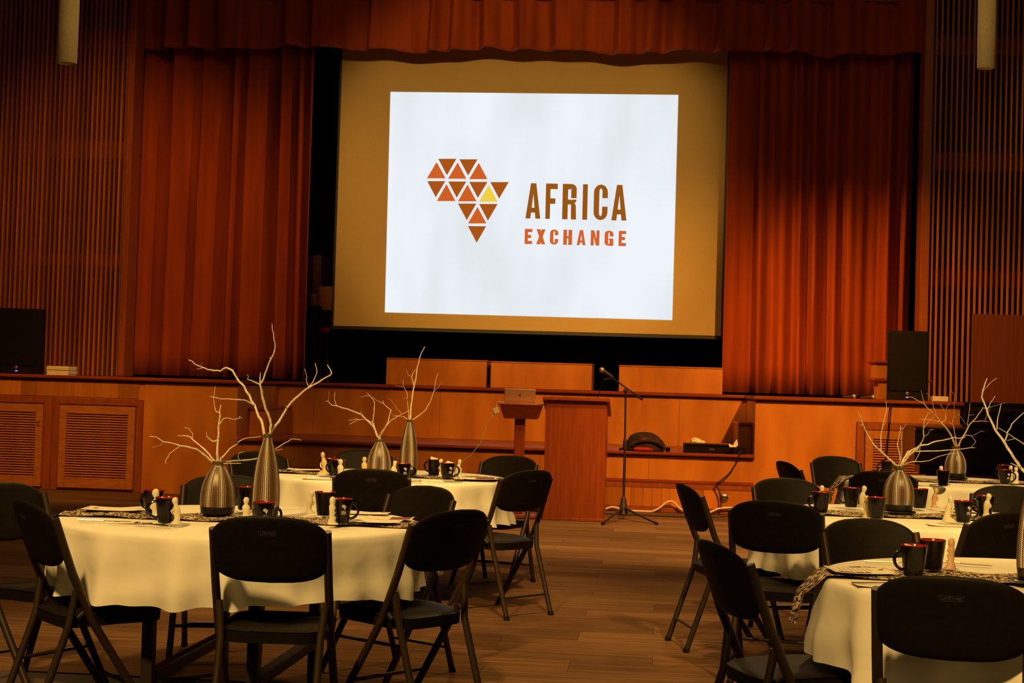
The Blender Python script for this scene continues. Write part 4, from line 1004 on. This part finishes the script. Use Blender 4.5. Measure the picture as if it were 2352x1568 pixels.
FIG = [
 (356, 1189, 'pregnant', 0, 's', 1.1, 'cream soapstone figurine with a round belly leftmost at front left'), (405, 1203, 'hunched', 180, 's', 1.0, 'cream soapstone figurine right of the packet mug at front left'),
 (564, 1198, 'stand', 0, 's', .95, 'cream soapstone figurine between the vases at front left'), (711, 1178, 'hunched', 0, 's', .92, 'small grey cream figurine left of the packet mug behind the front chair'),
 (762, 1204, 'zigzag', 0, 's', 1.05, 'cream zigzag carved soapstone figurine beside a mug at front left'),
 (742, 1091, 'kneel', 0, 't', 1.28, 'tan kneeling soapstone figurine at the left of the rear left table'), (781, 1099, 'stand', 0, 's', 1.1, 'cream figurine before the left mugs of the rear left table'),
 (836, 1092, 'stand', 0, 't', 1.1, 'tan figurine just left of the short vase at rear left'), (903, 1100, 'hunched', 0, 's', 1.05, 'cream figurine just right of the short vase at rear left'),
 (1015, 1094, 'hunched', 180, 's', 1.05, 'cream figurine between the right mugs of the rear left table'), (1053, 1100, 'kneel', 180, 's', 1.1, 'grey cream kneeling figurine at the far right of the rear left table'),
 (1887, 1160, 'stand', 0, 's', 1.0, 'cream figurine peeking from behind the leftmost mug of the middle right table'), (1980, 1166, 'hunched', 0, 's', 1.1, 'cream figurine right of the mug with a big left handle'),
 (1990, 1188, 'stand', 0, 't', 1.0, 'tan figurine left of the middle right vase by a mug'), (2146, 1166, 'hunched', 0, 'p', 1.0, 'pinkish soapstone figurine right of the middle right vase'),
 (2180, 1199, 'kneel', 180, 's', 1.1, 'pale green cream figurine left of the clear printed logo mug'), (2266, 1186, 'hunched', 0, 's', 1.1, 'cream hunched figurine rightmost on the middle right table'),
 (2161, 1106, 'stand', 0, 's', 1.05, 'cream figurine peeking above the left mug of the rear right table'), (2321, 1106, 'stand', 0, 's', 1.1, 'cream figurine left of the pair at the right end of the rear table'), (2333, 1110, 'stand', 0, 's', 1.1, 'cream figurine right of the pair at the right end of the rear table'),
 (2040, 1085, 'stand', 0, 's', .9, 'cream figurine peeking over the mug behind the middle right vase'),
 (2184, 1307, 'zigzag', 180, 'p', 1.0, 'pinkish tall soapstone figurine on the front right table'),
]
for px, py, kd, ry, mk, scl, lab in FIG:
    key = kd + mk
    if key not in FMc: FMc[key] = fig_mesh(kd, {'s': M_stone, 't': M_stone_t, 'p': M_stone_p}[mk])
    p = onz(px, py, TZ + .0145)
    o = link('figurine', FMc[key], None, (p.x, p.y, TZ + .0145), (0, 0, YAW + R(ry))); o.scale = (scl, scl, scl)
    tag(o, lab, 'figurine', 'soapstone figurines')

# ================================================================== PAPERS AND CUTLERY
def keep_on(p, half):
    T = min((T1, T2, T3, T4, T5), key=lambda t: (t - p).length); d = Vector((p.x - T.x, p.y - T.y)); lim = TR - .005 - half
    if d.length > lim: d = d.normalized() * lim
    return Vector((T.x + d.x, T.y + d.y, p.z))
def sheet(name, px, py, w_, l_, rz, label, cat, mat=M_paper, deco=None, z=.0135, group=None):
    p = onz(px, py, TZ + .008)
    p = keep_on(p, math.hypot(w_, l_) / 2 * .93)
    e = empty(name, (p.x, p.y, TZ + z), YAW + R(rz))
    s = MB(); n = 6
    for j in range(2):
        for i in range(n + 1):
            t = i / n; s.v.append((-w_ / 2 + w_ * t, -l_ / 2 + l_ * j, .0012 + .004 * (abs(t - .5) * 2) ** 3))
    for j in range(2):
        for i in range(n + 1):
            t = i / n; s.v.append((-w_ / 2 + w_ * t, -l_ / 2 + l_ * j, .0 + .004 * (abs(t - .5) * 2) ** 3))
    m = n + 1
    for i in range(n): s.f.append((i, i + 1, m + i + 1, m + i)); s.f.append((2 * m + i, 3 * m + i, 3 * m + i + 1, 2 * m + i + 1)); s.f.append((i, 2 * m + i, 2 * m + i + 1, i + 1)); s.f.append((m + i, m + i + 1, 3 * m + i + 1, 3 * m + i))
    s.f.append((0, m, 3 * m, 2 * m)); s.f.append((n, 2 * m + n, 3 * m + n, m + n))
    s.build('sheet', mat, e)
    def patch(nm, x0, x1, y0, y1, mt):
        q = MB(); k = 6
        for i in range(k + 1):
            xx = x0 + (x1 - x0) * i / k; zz = .0018 + .004 * (abs(xx / w_) * 2) ** 3
            q.v += [(xx, y0, zz), (xx, y1, zz)]
        for i in range(k): q.f.append((2 * i, 2 * i + 2, 2 * i + 3, 2 * i + 1))
        q.build(nm, mt, e, False)
    if deco == 'menu':
        b = .010
        for x0, x1, y0, y1 in ((-w_ / 2 + b, w_ / 2 - b, l_ / 2 - b - .002, l_ / 2 - b), (-w_ / 2 + b, -w_ / 2 + b + .002, -l_ / 2 + b, l_ / 2 - b), (w_ / 2 - b - .002, w_ / 2 - b, -l_ / 2 + b, l_ / 2 - b)): patch('border_line', x0, x1, y0, y1, M_ink)
        for k in range(7):
            x0 = -w_ * .32 + k * w_ * .075; patch('text_line', x0, x0 + .0025, -l_ * .16, l_ * .28, M_print)
        patch('emblem', w_ * .30, w_ * .36, l_ * .05, l_ * .2, M_ink); patch('emblem', w_ * .37, w_ * .40, l_ * .15, l_ * .26, M_ink)
    if deco in ('menu', 'maroon'):
        patch('maroon_band', -w_ * .42, -w_ * .17 if deco == 'menu' else w_ * .45, -l_ * .46, -l_ * .28 if deco == 'menu' else l_ * .4, M_maroon)
        if deco == 'menu': patch('maroon_band', -w_ * .15, -w_ * .03, -l_ * .46, -l_ * .28, M_maroon); patch('maroon_band', -w_ * .01, w_ * .07, -l_ * .46, -l_ * .28, M_maroon)
    if deco == 'stripe':
        patch('maroon_band', w_ * .02, w_ * .46, -l_ * .46, l_ * .46, M_maroon)
        for k in range(2): patch('white_line', w_ * (.14 + .14 * k), w_ * (.15 + .14 * k), -l_ * .46, l_ * .46, M_white)
    if deco == 'border':
        patch('border_line', -w_ * .45, -w_ * .44, -l_ * .4, l_ * .4, M_print); patch('border_line', w_ * .43, w_ * .44, -l_ * .4, l_ * .4, M_print); patch('emblem', -w_ * .36, -w_ * .28, -l_ * .1, l_ * .1, M_print)
    tag(e, label, cat, group)
gp = 'menus and papers on the tables'
sheet('menu_card', 262, 1173, .24, .16, 0, 'cream menu card on the runner at the far left of the front left table', 'menu', deco='border', z=.016, group=gp)
sheet('paper_sheet', 862, 1202, .22, .13, -4, 'cream sheet nearest the right front edge of the front left table', 'paper', deco='border', z=.0175, group=gp)
sheet('brochure', 895, 1194, .20, .13, -3, 'white and maroon brochure on the runner at front left', 'brochure', deco='stripe', z=.0145, group=gp)
sheet('paper_sheet', 860, 1176, .24, .10, -6, 'blank white sheet behind the maroon brochure at front left', 'paper', z=.006, group=gp)
sheet('paper_napkin', 325, 1197, .20, .11, 4, 'cream napkin under the cutlery at the front left table', 'napkin', z=.003, group='napkins')
sheet('menu_card', 1972, 1316, .215, .17, 2, 'framed menu card with maroon blocks on the front right runner', 'menu', deco='menu', z=.0165, group=gp)
sheet('paper_napkin', 1985, 1342, .22, .10, 3, 'cream napkin with cutlery at the left of the front right table', 'napkin', z=.003, group='napkins')
sheet('paper_sheet', 1112, 1103, .26, .16, -2, 'cream sheet with a maroon corner at the right of the rear left table', 'paper', deco='stripe', z=.016, group=gp)
sheet('paper_sheet', 700, 1081, .22, .14, 3, 'cream sheet at the left end of the rear left table', 'paper', deco='border', z=.016, group=gp)
sheet('paper_napkin', 720, 1099, .24, .10, 3, 'crumpled napkin at the left front of the rear left table', 'napkin', z=.003, group='napkins')
sheet('paper_sheet', 2185, 1204, .22, .11, -4, 'cream sheet under the logo mug of the middle right table', 'paper', z=.002, group=gp)
sheet('paper_sheet', 2215, 1174, .24, .12, -4, 'cream sheet with a red edge at the back of the middle right table', 'paper', deco='maroon', z=.0165, group=gp)
sheet('paper_napkin', 2125, 1114, .20, .14, 0, 'cream napkin at the left of the rear right table', 'napkin', z=.003, group='napkins')
def cutlery(kind, px, py, rz, label):
    p = keep_on(onz(px, py, TZ + .008), .09); s = MB(); e = empty(kind, (p.x, p.y, TZ + .0075), YAW + R(rz))
    if kind == 'spoon':
        MB().tube([(-.09, 0, .003), (-.03, 0, .004), (.035, 0, .006)], [.004, .0028, .0025], 8).build('handle', M_silver, e)
        MB().ball((.055, 0, .006), .022, 12, (1, .68, .22)).build('bowl', M_silver, e)
    elif kind == 'fork':
        MB().tube([(-.09, 0, .003), (.03, 0, .005)], [.004, .0028], 8).build('handle', M_silver, e)
        for k in range(4): MB().tube([(.03, (k - 1.5) * .003, .005), (.045, (k - 1.5) * .006, .004), (.085, (k - 1.5) * .006, .006)], .0015, 5).build('tine', M_silver, e)
    else:
        MB().tube([(-.10, 0, .004), (.0, 0, .004)], [.005, .004], 8).build('handle', M_silver, e)
        MB().prismz([(0, -.007), (.10, -.007), (.112, -.002), (.10, .007), (0, .006)], .0015, .0035).build('blade', M_silver, e, False)
        e.rotation_euler = (R(0), 0, YAW + R(rz))
    tag(e, label, kind, 'cutlery')
cutlery('spoon', 345, 1206, 155, 'steel spoon tilted beside the packet mug at front left'); cutlery('knife', 238, 1197, 2, 'dark steel knife at the left of the front left table')
cutlery('fork', 300, 1203, 8, 'steel fork on the napkin at front left'); cutlery('fork', 1985, 1341, 6, 'steel fork on the napkin of the front right table')
cutlery('fork', 2045, 1293, -12, 'steel fork behind the nearest mug on the front right table'); cutlery('knife', 2205, 1295, -25, 'steel knife behind the pinkish figurine on the front right table')
cutlery('fork', 745, 1099, 5, 'steel fork at the left front of the rear left table'); cutlery('spoon', 960, 1112, 30, 'steel spoon at the front of the rear left table'); cutlery('spoon', 2150, 1121, 20, 'steel spoon in front of the left mug of the rear right table')
cutlery('knife', 1075, 1114, -6, 'steel knife at the front edge of the rear left table')

# ================================================================== LECTERN, LAPTOP STAND, MICROPHONE
lp = onz(1316, 1196, 0); lw = .305
le = empty('lectern', (lp.x, lp.y, 0)); hz = 1.20
MB().bbox(-lw, lw, 0, .02, .03, hz, .003).build('front_panel', M_lect, le)
for sx in (-1, 1): MB().prism([(0, 0)] * 0 + [(-.01, .0), (.01, .0), (.01, hz - .0), (-.01, hz)], .021, .5).build('side_panel', M_lect, le, False).location = (sx * (lw - .01), 0, .03 - .03)
MB().bbox(-lw - .005, lw + .005, -.012, .5, 0, .03, .004).build('plinth', M_lect, le)
s = MB(); tw_ = lw + .03
prof = [(-.045, hz + .002), (-.045, hz + .030), (.56, hz - .13), (.56, hz - .158)]
for xx in (-tw_, tw_):
    for py_, pz_ in prof: s.v.append((xx, py_, pz_))
s.f = [(0, 1, 2, 3), (7, 6, 5, 4), (0, 4, 5, 1), (1, 5, 6, 2), (2, 6, 7, 3), (3, 7, 4, 0)]
s.build('slanted_top', M_lect, le, False)
MB().bbox(-lw + .02, lw - .02, .1, .48, .75, .77, .003).build('shelf', M_lect, le)
tag(le, 'tall red brown wooden lectern standing on the floor before the stage', 'lectern')
st_ = onz(1196, 1190, 0); st_.y = lp.y + .22
xa = onY(1143, 924, st_.y - .2); xb = onY(1246, 924, st_.y - .2); cx = onY(1196, 924, st_.y).x
ls = empty('laptop_stand', (cx, st_.y, 0)); z1 = xa.z; a, b_ = xa.x - cx, xb.x - cx
MB().bbox(a, b_ - .01, -.2, .2, z1 - .022, z1, .006).build('top_board', M_lect_l, ls)
s = MB(); zl = z1 - .16
s.v = [(a + .02, -.19, z1 - .023), (b_ - .02, -.19, z1 - .023), (b_ - .02, .19, z1 - .023), (a + .02, .19, z1 - .023), (a + .06, -.12, zl), (b_ - .06, -.12, zl), (b_ - .06, .12, zl), (a + .06, .12, zl)]
s.f = [(0, 1, 2, 3), (7, 6, 5, 4), (0, 4, 5, 1), (1, 5, 6, 2), (2, 6, 7, 3), (3, 7, 4, 0)]
s.build('tapered_tray', M_lect, ls, False)
MB().bbox(-.052, .052, -.05, .05, .04, zl, .008).build('column', M_lect, ls); MB().bbox(-.2, .2, -.2, .2, 0, .04, .01).build('foot', M_lect, ls)
tag(ls, 'wooden pedestal stand with a small tray left of the lectern', 'stand')
la = onY(1160, 906, st_.y - .1); lb = onY(1231, 906, st_.y - .1); lt = onY(1195, 893, st_.y - .1).z
lx = (la.x + lb.x) / 2; hwl = (lb.x - la.x) / 2
lap = empty('laptop', (lx, st_.y - .1, z1 + .001), 0)
MB().bbox(-hwl, hwl, .0, .22, 0, .014, .004).build('keyboard_base', M_laptop, lap)
ld = MB().bbox(-hwl, hwl, -.006, .004, 0, .150, .004).build('lid', M_laptop, lap); ld.location = (0, .0, .014); ld.rotation_euler = (R(52), 0, 0)
ld.rotation_euler = (math.acos(min(1, (lt - z1 - .014) / .150)), 0, 0); ld.location = (0, .0, .015)
s = MB(); P = []
for k in range(20):
    t = 2 * math.pi * k / 20; r_ = .013 * (1 + .06 * math.cos(2 * t)); x_ = r_ * math.cos(t); z_ = r_ * math.sin(t)
    if x_ > .0095: x_ = .0095 - (x_ - .0095)
    P.append((x_, -.0065, .075 + z_))
s.quad(*P); s.quad((0, -.0065, .090), (.004, -.0065, .092), (.006, -.0065, .098), (.002, -.0065, .096)); s.build('fruit_logo', M_ink, ld, False)
tag(lap, 'open silver laptop seen from behind on the pedestal stand', 'laptop')
ad = onY(1139, 943, st_.y - .25)
ch = empty('power_adapter', (ad.x, ad.y, ad.z)); bx = MB().bbox(-.028, .028, -.014, .014, -.032, .032, .006).build('brick', M_plastic_w, ch); bx.rotation_euler = (0, R(-28), 0)
cps = [onY(x_, y_, st_.y - .25) for x_, y_ in ((1132, 952), (1118, 975), (1105, 1015), (1082, 1045), (1055, 1064), (1030, 1085), (1015, 1120), (1010, 1160))]; cps.append(Vector((cps[-1].x, cps[-1].y, .006)))
MB().tube([Vector((0, 0, 0))] + [q - ad for q in cps], .0042, 6).build('cable', M_cordw, ch)
up_ = [Vector((a + cx - .01, st_.y - .19, z1 + .006)), Vector((lx - hwl + .01, st_.y - .05, z1 + .01))]
MB().tube([Vector((.01, 0, .03))] + [q - ad for q in up_], .003, 6).build('cable', M_cordw, ch)
tag(ch, 'white power adapter with its cable dangling left of the pedestal stand', 'adapter')
# microphone stand
mb = onz(1431, 1192, 0); ms = empty('microphone_stand', (mb.x, mb.y, 0))
mp_ = lambda x_, y_: onY(x_, y_, mb.y) - Vector((mb.x, mb.y, 0))
jt = mp_(1437, 897)
MB().tube([(0, 0, .10), (0, 0, .62)], .014, 10).build('lower_pole', M_tleg, ms); MB().tube([(0, 0, .62), (jt.x * .5, 0, 1.0), (jt.x, 0, jt.z)], .010, 10).build('upper_pole', M_tleg, ms)
MB().lathe([(.018, .70), (.022, .72), (.022, .80), (.016, .82)], 12).build('clutch', M_tleg, ms)
MB().lathe([(.055, .06), (.045, .08), (.028, .20), (.015, .23)], 12).build('hub', M_tleg, ms)
for f in ((1383, 1203), (1510, 1203), (1440, 1172)):
    q = onz(f[0], f[1], .012) - Vector((mb.x, mb.y, 0)); MB().tube([(0, 0, .12), (q.x, q.y, .013)], [.013, .011], 8).build('leg', M_tleg, ms); MB().tube([(q.x * .93, q.y * .93, .021), (q.x, q.y, .0135)], .0135, 8).build('rubber_foot', M_chair, ms)
b0, b1 = mp_(1394, 858), mp_(1475, 917); b0.y = -.25
MB().tube([b0, b1 * 1.0], .008, 8).build('boom', M_tleg, ms); MB().tube([b1, b1 + (b1 - b0).normalized() * -.09], .014, 8).build('counterweight', M_tleg, ms)
MB().ball(jt, .026, 10).build('joint', M_tleg, ms)
tag(ms, 'black boom microphone stand right of the lectern', 'mic stand')
h0 = mp_(1385, 850) + Vector((mb.x, mb.y - .27, 0)); h1 = h0 + Vector((.11, .02, -.07))
mc = empty('microphone', h0); MB().ball((0, 0, 0), .027, 12).build('grille', M_chrome, mc); MB().tube([(.01, .002, -.006), h1 - h0], [.021, .014], 10).build('body', M_tleg, mc)
cb = [h1 - h0, Vector((.02, 0, -.10)), Vector((-.02, .1, -.2)), Vector((-.05, .25, -.31))]
MB().tube(cb, .004, 6).build('cable', M_cordk, mc)
tag(mc, 'handheld microphone with a round silver grille on the boom', 'microphone')

# ================================================================== THINGS ON THE BENCH AND STAGE
def bq(px, py, Y): return onY(px, py, Y)
bp_ = onz(1482, 1036, ZB); be = empty('backpack', (bp_.x, bp_.y + .05, ZB))
s = MB(); n = 20
secs = [(0, 0, .001, .20, .11), (0, 0, .02, .215, .12), (0, 0, .07, .212, .12), (.0, 0, .12, .19, .11), (-.01, 0, .17, .15, .085), (-.01, 0, .20, .09, .05), (-.01, 0, .208, .03, .02)]
s.loft(secs, n); rr = random.Random(5); s.v = [(x_ + rr.uniform(-.008, .008), y_ + rr.uniform(-.008, .008), z_) for x_, y_, z_ in s.v]; s.build('bag', M_bag, be, ang=70)
MB().tube([(-.2, -.10, .03), (-.10, -.135, .10), (.02, -.14, .125), (.14, -.125, .10), (.2, -.08, .05)], .016, 8).build('zip_ridge', M_bag, be)
MB().tube([(-.28, -.06, .012), (-.22, -.1, .03), (-.15, -.12, .02)], .014, 7).build('strap', M_bag, be)
MB().loft([(.0, -.115, .105, .05, .02), (.01, -.12, .12, .06, .022), (.0, -.115, .14, .03, .016)], 10).build('red_patch', M_redcl, be); MB().loft([(-.02, -.125, .012, .10, .012), (-.02, -.128, .03, .11, .012), (-.03, -.12, .045, .06, .010)], 12).build('red_patch', M_redcl, be)
tag(be, 'dark rumpled bag with red patches on the stage bench', 'bag')
cpp = onz(1534, 1037, ZB); cu = MB().lathe([(.001, 0), (.022, 0), (.028, .045), (.025, .045), (.020, .006), (.001, .006)], 16, close=False).build('cup', M_mug); cu.location = (cpp.x, cpp.y + .03, ZB + .001); tag(cu, 'tiny dark cup beside the bag on the stage bench', 'cup')
k0, k1 = onz(1571, 1042, ZB), onz(1716, 1046, ZB); kc = empty('keyboard_case', ((k0.x + k1.x) / 2, max(k0.y, 17.04), ZB)); kw = (k1.x - k0.x) / 2
MB().bbox(-kw, kw, 0, .32, .001, .075, .008).build('case_body', M_piano, kc); MB().bbox(-kw - .004, kw * .55, -.004, .33, .077, .10, .006).build('lid', M_piano, kc); MB().bbox(-kw * .8, kw * .45, .02, .3, .1005, .104, .001).build('label_sheet', M_trim, kc)
MB().bbox(-.06, .0, -.012, 0, .03, .06, .004).build('latch', M_silver, kc); tag(kc, 'long black instrument case on the stage bench', 'case')
tp = Vector((onz(1605, 1043, ZB).x, 17.06, 0))
s = MB(); n = 12; rr = random.Random(2)
s.loft([(0, 0, 0, .07, .04), (0, 0, .012, .075, .045), (-.02, 0, .03, .055, .03), (-.03, 0, .048, .03, .02), (-.04, 0, .055, .01, .01)], n); s.v = [(x_ + rr.uniform(-.010, .010), y_ + rr.uniform(-.008, .008), z_ + rr.uniform(-.003, .003) * (z_ > .005)) for x_, y_, z_ in s.v]
o = s.build('crumpled_tissue', M_white, smooth=False); o.location = (tp.x, tp.y + .15, ZB + .108); tag(o, 'crumpled white tissue on the black instrument case', 'tissue')
fp = onz(1684, 1044, ZB); pf = empty('folded_paper', (fp.x, fp.y + .06, ZB + .077))
MB().quad((-.05, 0, .04), (.0, .01, .02), (.01, .01, .05), (.04, .0, .09), (.055, .0, .03), (.03, -.005, .002), (-.04, -.01, .002)).build('sheet', M_paper, pf, False).modifiers.new('t', 'SOLIDIFY').thickness = .003
tag(pf, 'folded cream paper propped at the end of the instrument case', 'paper')
def cord(name, pix, Y, r_, mat, label, floor_end=False, zmin=.008, depths=None):
    P = []
    for i, (x_, y_) in enumerate(pix):
        q = onY(x_, y_, Y if depths is None else depths[i]); q.z = max(q.z, zmin); P.append(q)
    Q = []
    for i in range(len(P) - 1):
        p0, p1, p2, p3 = P[max(i - 1, 0)], P[i], P[i + 1], P[min(i + 2, len(P) - 1)]
        for t in (0, .25, .5, .75):
            Q.append(.5 * ((2 * p1) + (p2 - p0) * t + (2 * p0 - 5 * p1 + 4 * p2 - p3) * t * t + (3 * p1 - p0 - 3 * p2 + p3) * t ** 3))
    Q.append(P[-1]); Q = [Vector((q.x, q.y, max(q.z, zmin))) for q in Q]
    return tag(MB().tube(Q, r_, 7).build(name, mat), label, 'cord')
cord('extension_cord', [(1386, 1171), (1405, 1164), (1420, 1167), (1440, 1178), (1470, 1182), (1495, 1181), (1515, 1166), (1533, 1152), (1548, 1153), (1560, 1166), (1585, 1185), (1622, 1181), (1650, 1168), (1680, 1166), (1712, 1172)], YF - .07, .011, M_cordw, 'white extension cord looping along the foot of the stage')
cord('black_cord', [(1708, 1032), (1700, 1040), (1693, 1060), (1672, 1090), (1645, 1112), (1650, 1122), (1656, 1145), (1654, 1172), (1650, 1182)], YF - .07, .008, M_cordk, 'black cord hanging from the instrument case down the stage front', depths=[17.2, YF - .06] + [YF - .07] * 7)
cord('black_cord', [(1390, 1198), (1450, 1196), (1510, 1197), (1570, 1195), (1640, 1187), (1700, 1183)], 16.4, .008, M_cordk, 'thin black cord lying on the carpet by the mic stand', zmin=.009)
cord('black_cord', [(2046, 912), (2047, 935), (2044, 970), (2040, 1010), (2036, 1050), (2032, 1075)], YF - .08, .007, M_cordk, 'thin black cord hanging down the right stage block', depths=[17.1, 16.93] + [16.92] * 4)
# loudspeakers
def speaker(px0, px1, pyt, pyb, Y, label):
    xa, xb = X(px0, pyb, Y), X(px1, pyb, Y); h = Z((px0 + px1) / 2, pyt, Y) - ZS; cx_ = (xa + xb) / 2; hw = (xb - xa) / 2
    e = empty('loudspeaker', (cx_, Y, ZS + .001)); MB().prismz([(-hw, 0), (hw, 0), (hw * .72, .34), (-hw * .72, .34)], 0, h).build('cabinet', M_spk, e, False)
    MB().bbox(-hw + .015, hw - .015, -.015, -.001, .10, h - .02, .006).build('grille', M_grille, e)
    MB().ball((-hw * .0, -.015, .075), .022, 12, (1, .5, 1)).build('badge', M_amberk, e); MB().box(-.015, .015, -.004, -.0005, .028, .040).build('power_light', M_blue, e, False)
    return tag(e, label, 'loudspeaker', 'black loudspeakers')
speaker(-14, 89, 708, 858, 17.35, 'black loudspeaker on the left stage block at the picture edge'); speaker(2036, 2131, 760, 911, 17.35, 'black loudspeaker on the right stage block')
# wooden pedestal behind the right speaker
Yp = 17.9; xa, xb = X(2010, 880, Yp), X(2136, 880, Yp); pe = empty('wooden_pulpit', ((xa + xb) / 2, Yp, ZS + .001)); hw = (xb - xa) / 2
h3 = Z(2020, 829, Yp) - ZS; h2 = Z(2020, 869, Yp) - ZS
MB().bbox(-hw + .04, hw - .04, 0, .4, 0, h2 - .03, .004).build('base', M_ply, pe); MB().bbox(-hw - .03, hw + .02, -.03, .43, h2 - .03, h2, .006).build('ledge', M_trim, pe)
MB().bbox(-hw, hw * .3, 0, .4, h2 + .001, h3 - .025, .004).build('upper_box', M_ply, pe); MB().bbox(-hw - .03, hw * .33, -.03, .43, h3 - .025, h3, .006).build('cap', M_trim, pe)
tag(pe, 'stepped wooden pulpit standing behind the right loudspeaker', 'pulpit')
for (hx, hy, tx, lab) in ((1962, 904, 1936, 'microphone with a pale grille lying left on the right stage block'), (2006, 906, 1976, 'dark microphone lying nearest the loudspeaker on the right stage block')):
    Yq = 17.12; h = onY(hx, hy, Yq); t_ = onY(tx, hy + 2, Yq); e = empty('microphone', (h.x, Yq, ZS + .028)); MB().ball((0, 0, 0), .026, 12).build('grille', M_chrome, e); MB().tube([(-.015, 0, -.004), (t_.x - h.x, .02, -.013)], [.018, .012], 8).build('body', M_tleg, e); tag(e, lab, 'microphone')
q = onY(2160, 914, 17.1); o = MB().bbox(-.085, .085, 0, .12, 0, .055, .004).build('small_box', M_paper); o.location = (q.x, 17.1, ZS + .001); tag(o, 'small white box at the right end of the right stage block', 'box')
# pile of books left
xa, xb = X(104, 850, 17.15), X(158, 850, 17.15)
for k in range(5):
    e = empty('book', ((xa + xb) / 2 + RNG.uniform(-.008, .008), 17.15 + RNG.uniform(-.006, .006), ZS + .001 + k * .0205), RNG.uniform(-.02, .02) - .12)
    hw = (xb - xa) / 2; MB().box(-hw + .003, hw - .004, .004, .2, .0025, .0175).build('pages', M_paper, e, False)
    MB().box(-hw, hw, 0, .205, 0, .0025).build('cover', M_stone, e, False); MB().box(-hw, hw, 0, .205, .0175, .020).build('cover', M_stone, e, False)
    tag(e, ['lowest', 'second lowest', 'middle', 'second highest', 'topmost'][k] + ' book of the pale pile on the left stage block', 'book', 'pile of pale books')

# ================================================================== PIANO
pp = atd(2290, 1090, 14.6); pn = empty('grand_piano', (pp.x, pp.y, 0), R(0))
zt1, zb1 = 1.05, .70
out = [(-.80, -.05), (.9, -.05), (.9, 1.45), (.55, 1.5), (.2, 1.35), (-.05, 1.1), (-.25, .95), (-.55, .85), (-.80, .7)]
xw = atd(2105, 1010, 14.6).x - pp.x
out = [(xw, .0), (xw + 2.0, 0), (xw + 2.0, 1.4), (xw + 1.6, 1.55), (xw + 1.1, 1.5), (xw + .75, 1.2), (xw + .45, 1.0), (xw + .15, .9), (xw, .75)]
MB().prismz(out, zb1, zt1 - .03).build('case', M_piano, pn, False); MB().prismz([(x_ * 1.0, y_ - .02) for x_, y_ in out], zt1 - .028, zt1).build('lid', M_piano, pn, False)
xm = atd(2216, 960, 14.9).x - pp.x; zm = atd(2290, 937, 14.9).z
MB().bbox(xm, xm + 1.4, .25, .32, zt1 + .001, zm, .03).build('music_desk', M_piano, pn)
MB().prismz([(xw + .06, .08), (xw + 1.95, .08), (xw + 1.9, .7), (xw + .1, .6)], zb1 - .09, zb1 - .001).build('key_bed', M_piano, pn, False)
for lx_, ly_ in ((xw + .2, .2), (xw + 1.85, .2), (xw + 1.3, 1.2)):
    MB().lathe([(.035, .001), (.05, .05), (.05, zb1 - .14), (.07, zb1 - .09), (.07, zb1)], 14, lx_, ly_).build('leg', M_piano, pn)
tag(pn, 'large black piano standing in the dark behind the rear right table', 'piano')

# ================================================================== PENDANT LAMPS
def pendant(px0, px1, pyb, d, label):
    a = atd(px0, pyb, d); b_ = atd(px1, pyb, d); r_ = (b_ - a).length / 2; c = (a + b_) / 2
    e = empty('pendant_lamp', (c.x, c.y, c.z)); H = 1.1
    MB().lathe([(r_ * .80, .012), (r_ * .94, .0), (r_ * .97, .004), (r_ * 1.0, .25), (r_ * 1.0, .6), (r_ * .97, H - .02), (r_ * .9, H)], 28).build('shade', M_lamp, e)
    MB().tube([(0, 0, H), (0, 0, 8.2 - c.z)], .01, 8).build('stem', M_tube, e); MB().lathe([(r_ * .7, 8.16 - c.z), (r_ * .7, 8.199 - c.z)], 20).build('ceiling_rose', M_tube, e)
    tag(e, label, 'pendant lamp', 'tubular pendant lamps')
pendant(132, 177, 146, 11.6, 'beige tubular pendant lamp hanging at the top left'); pendant(2244, 2284, 157, 11.0, 'beige tubular pendant lamp hanging at the top right')
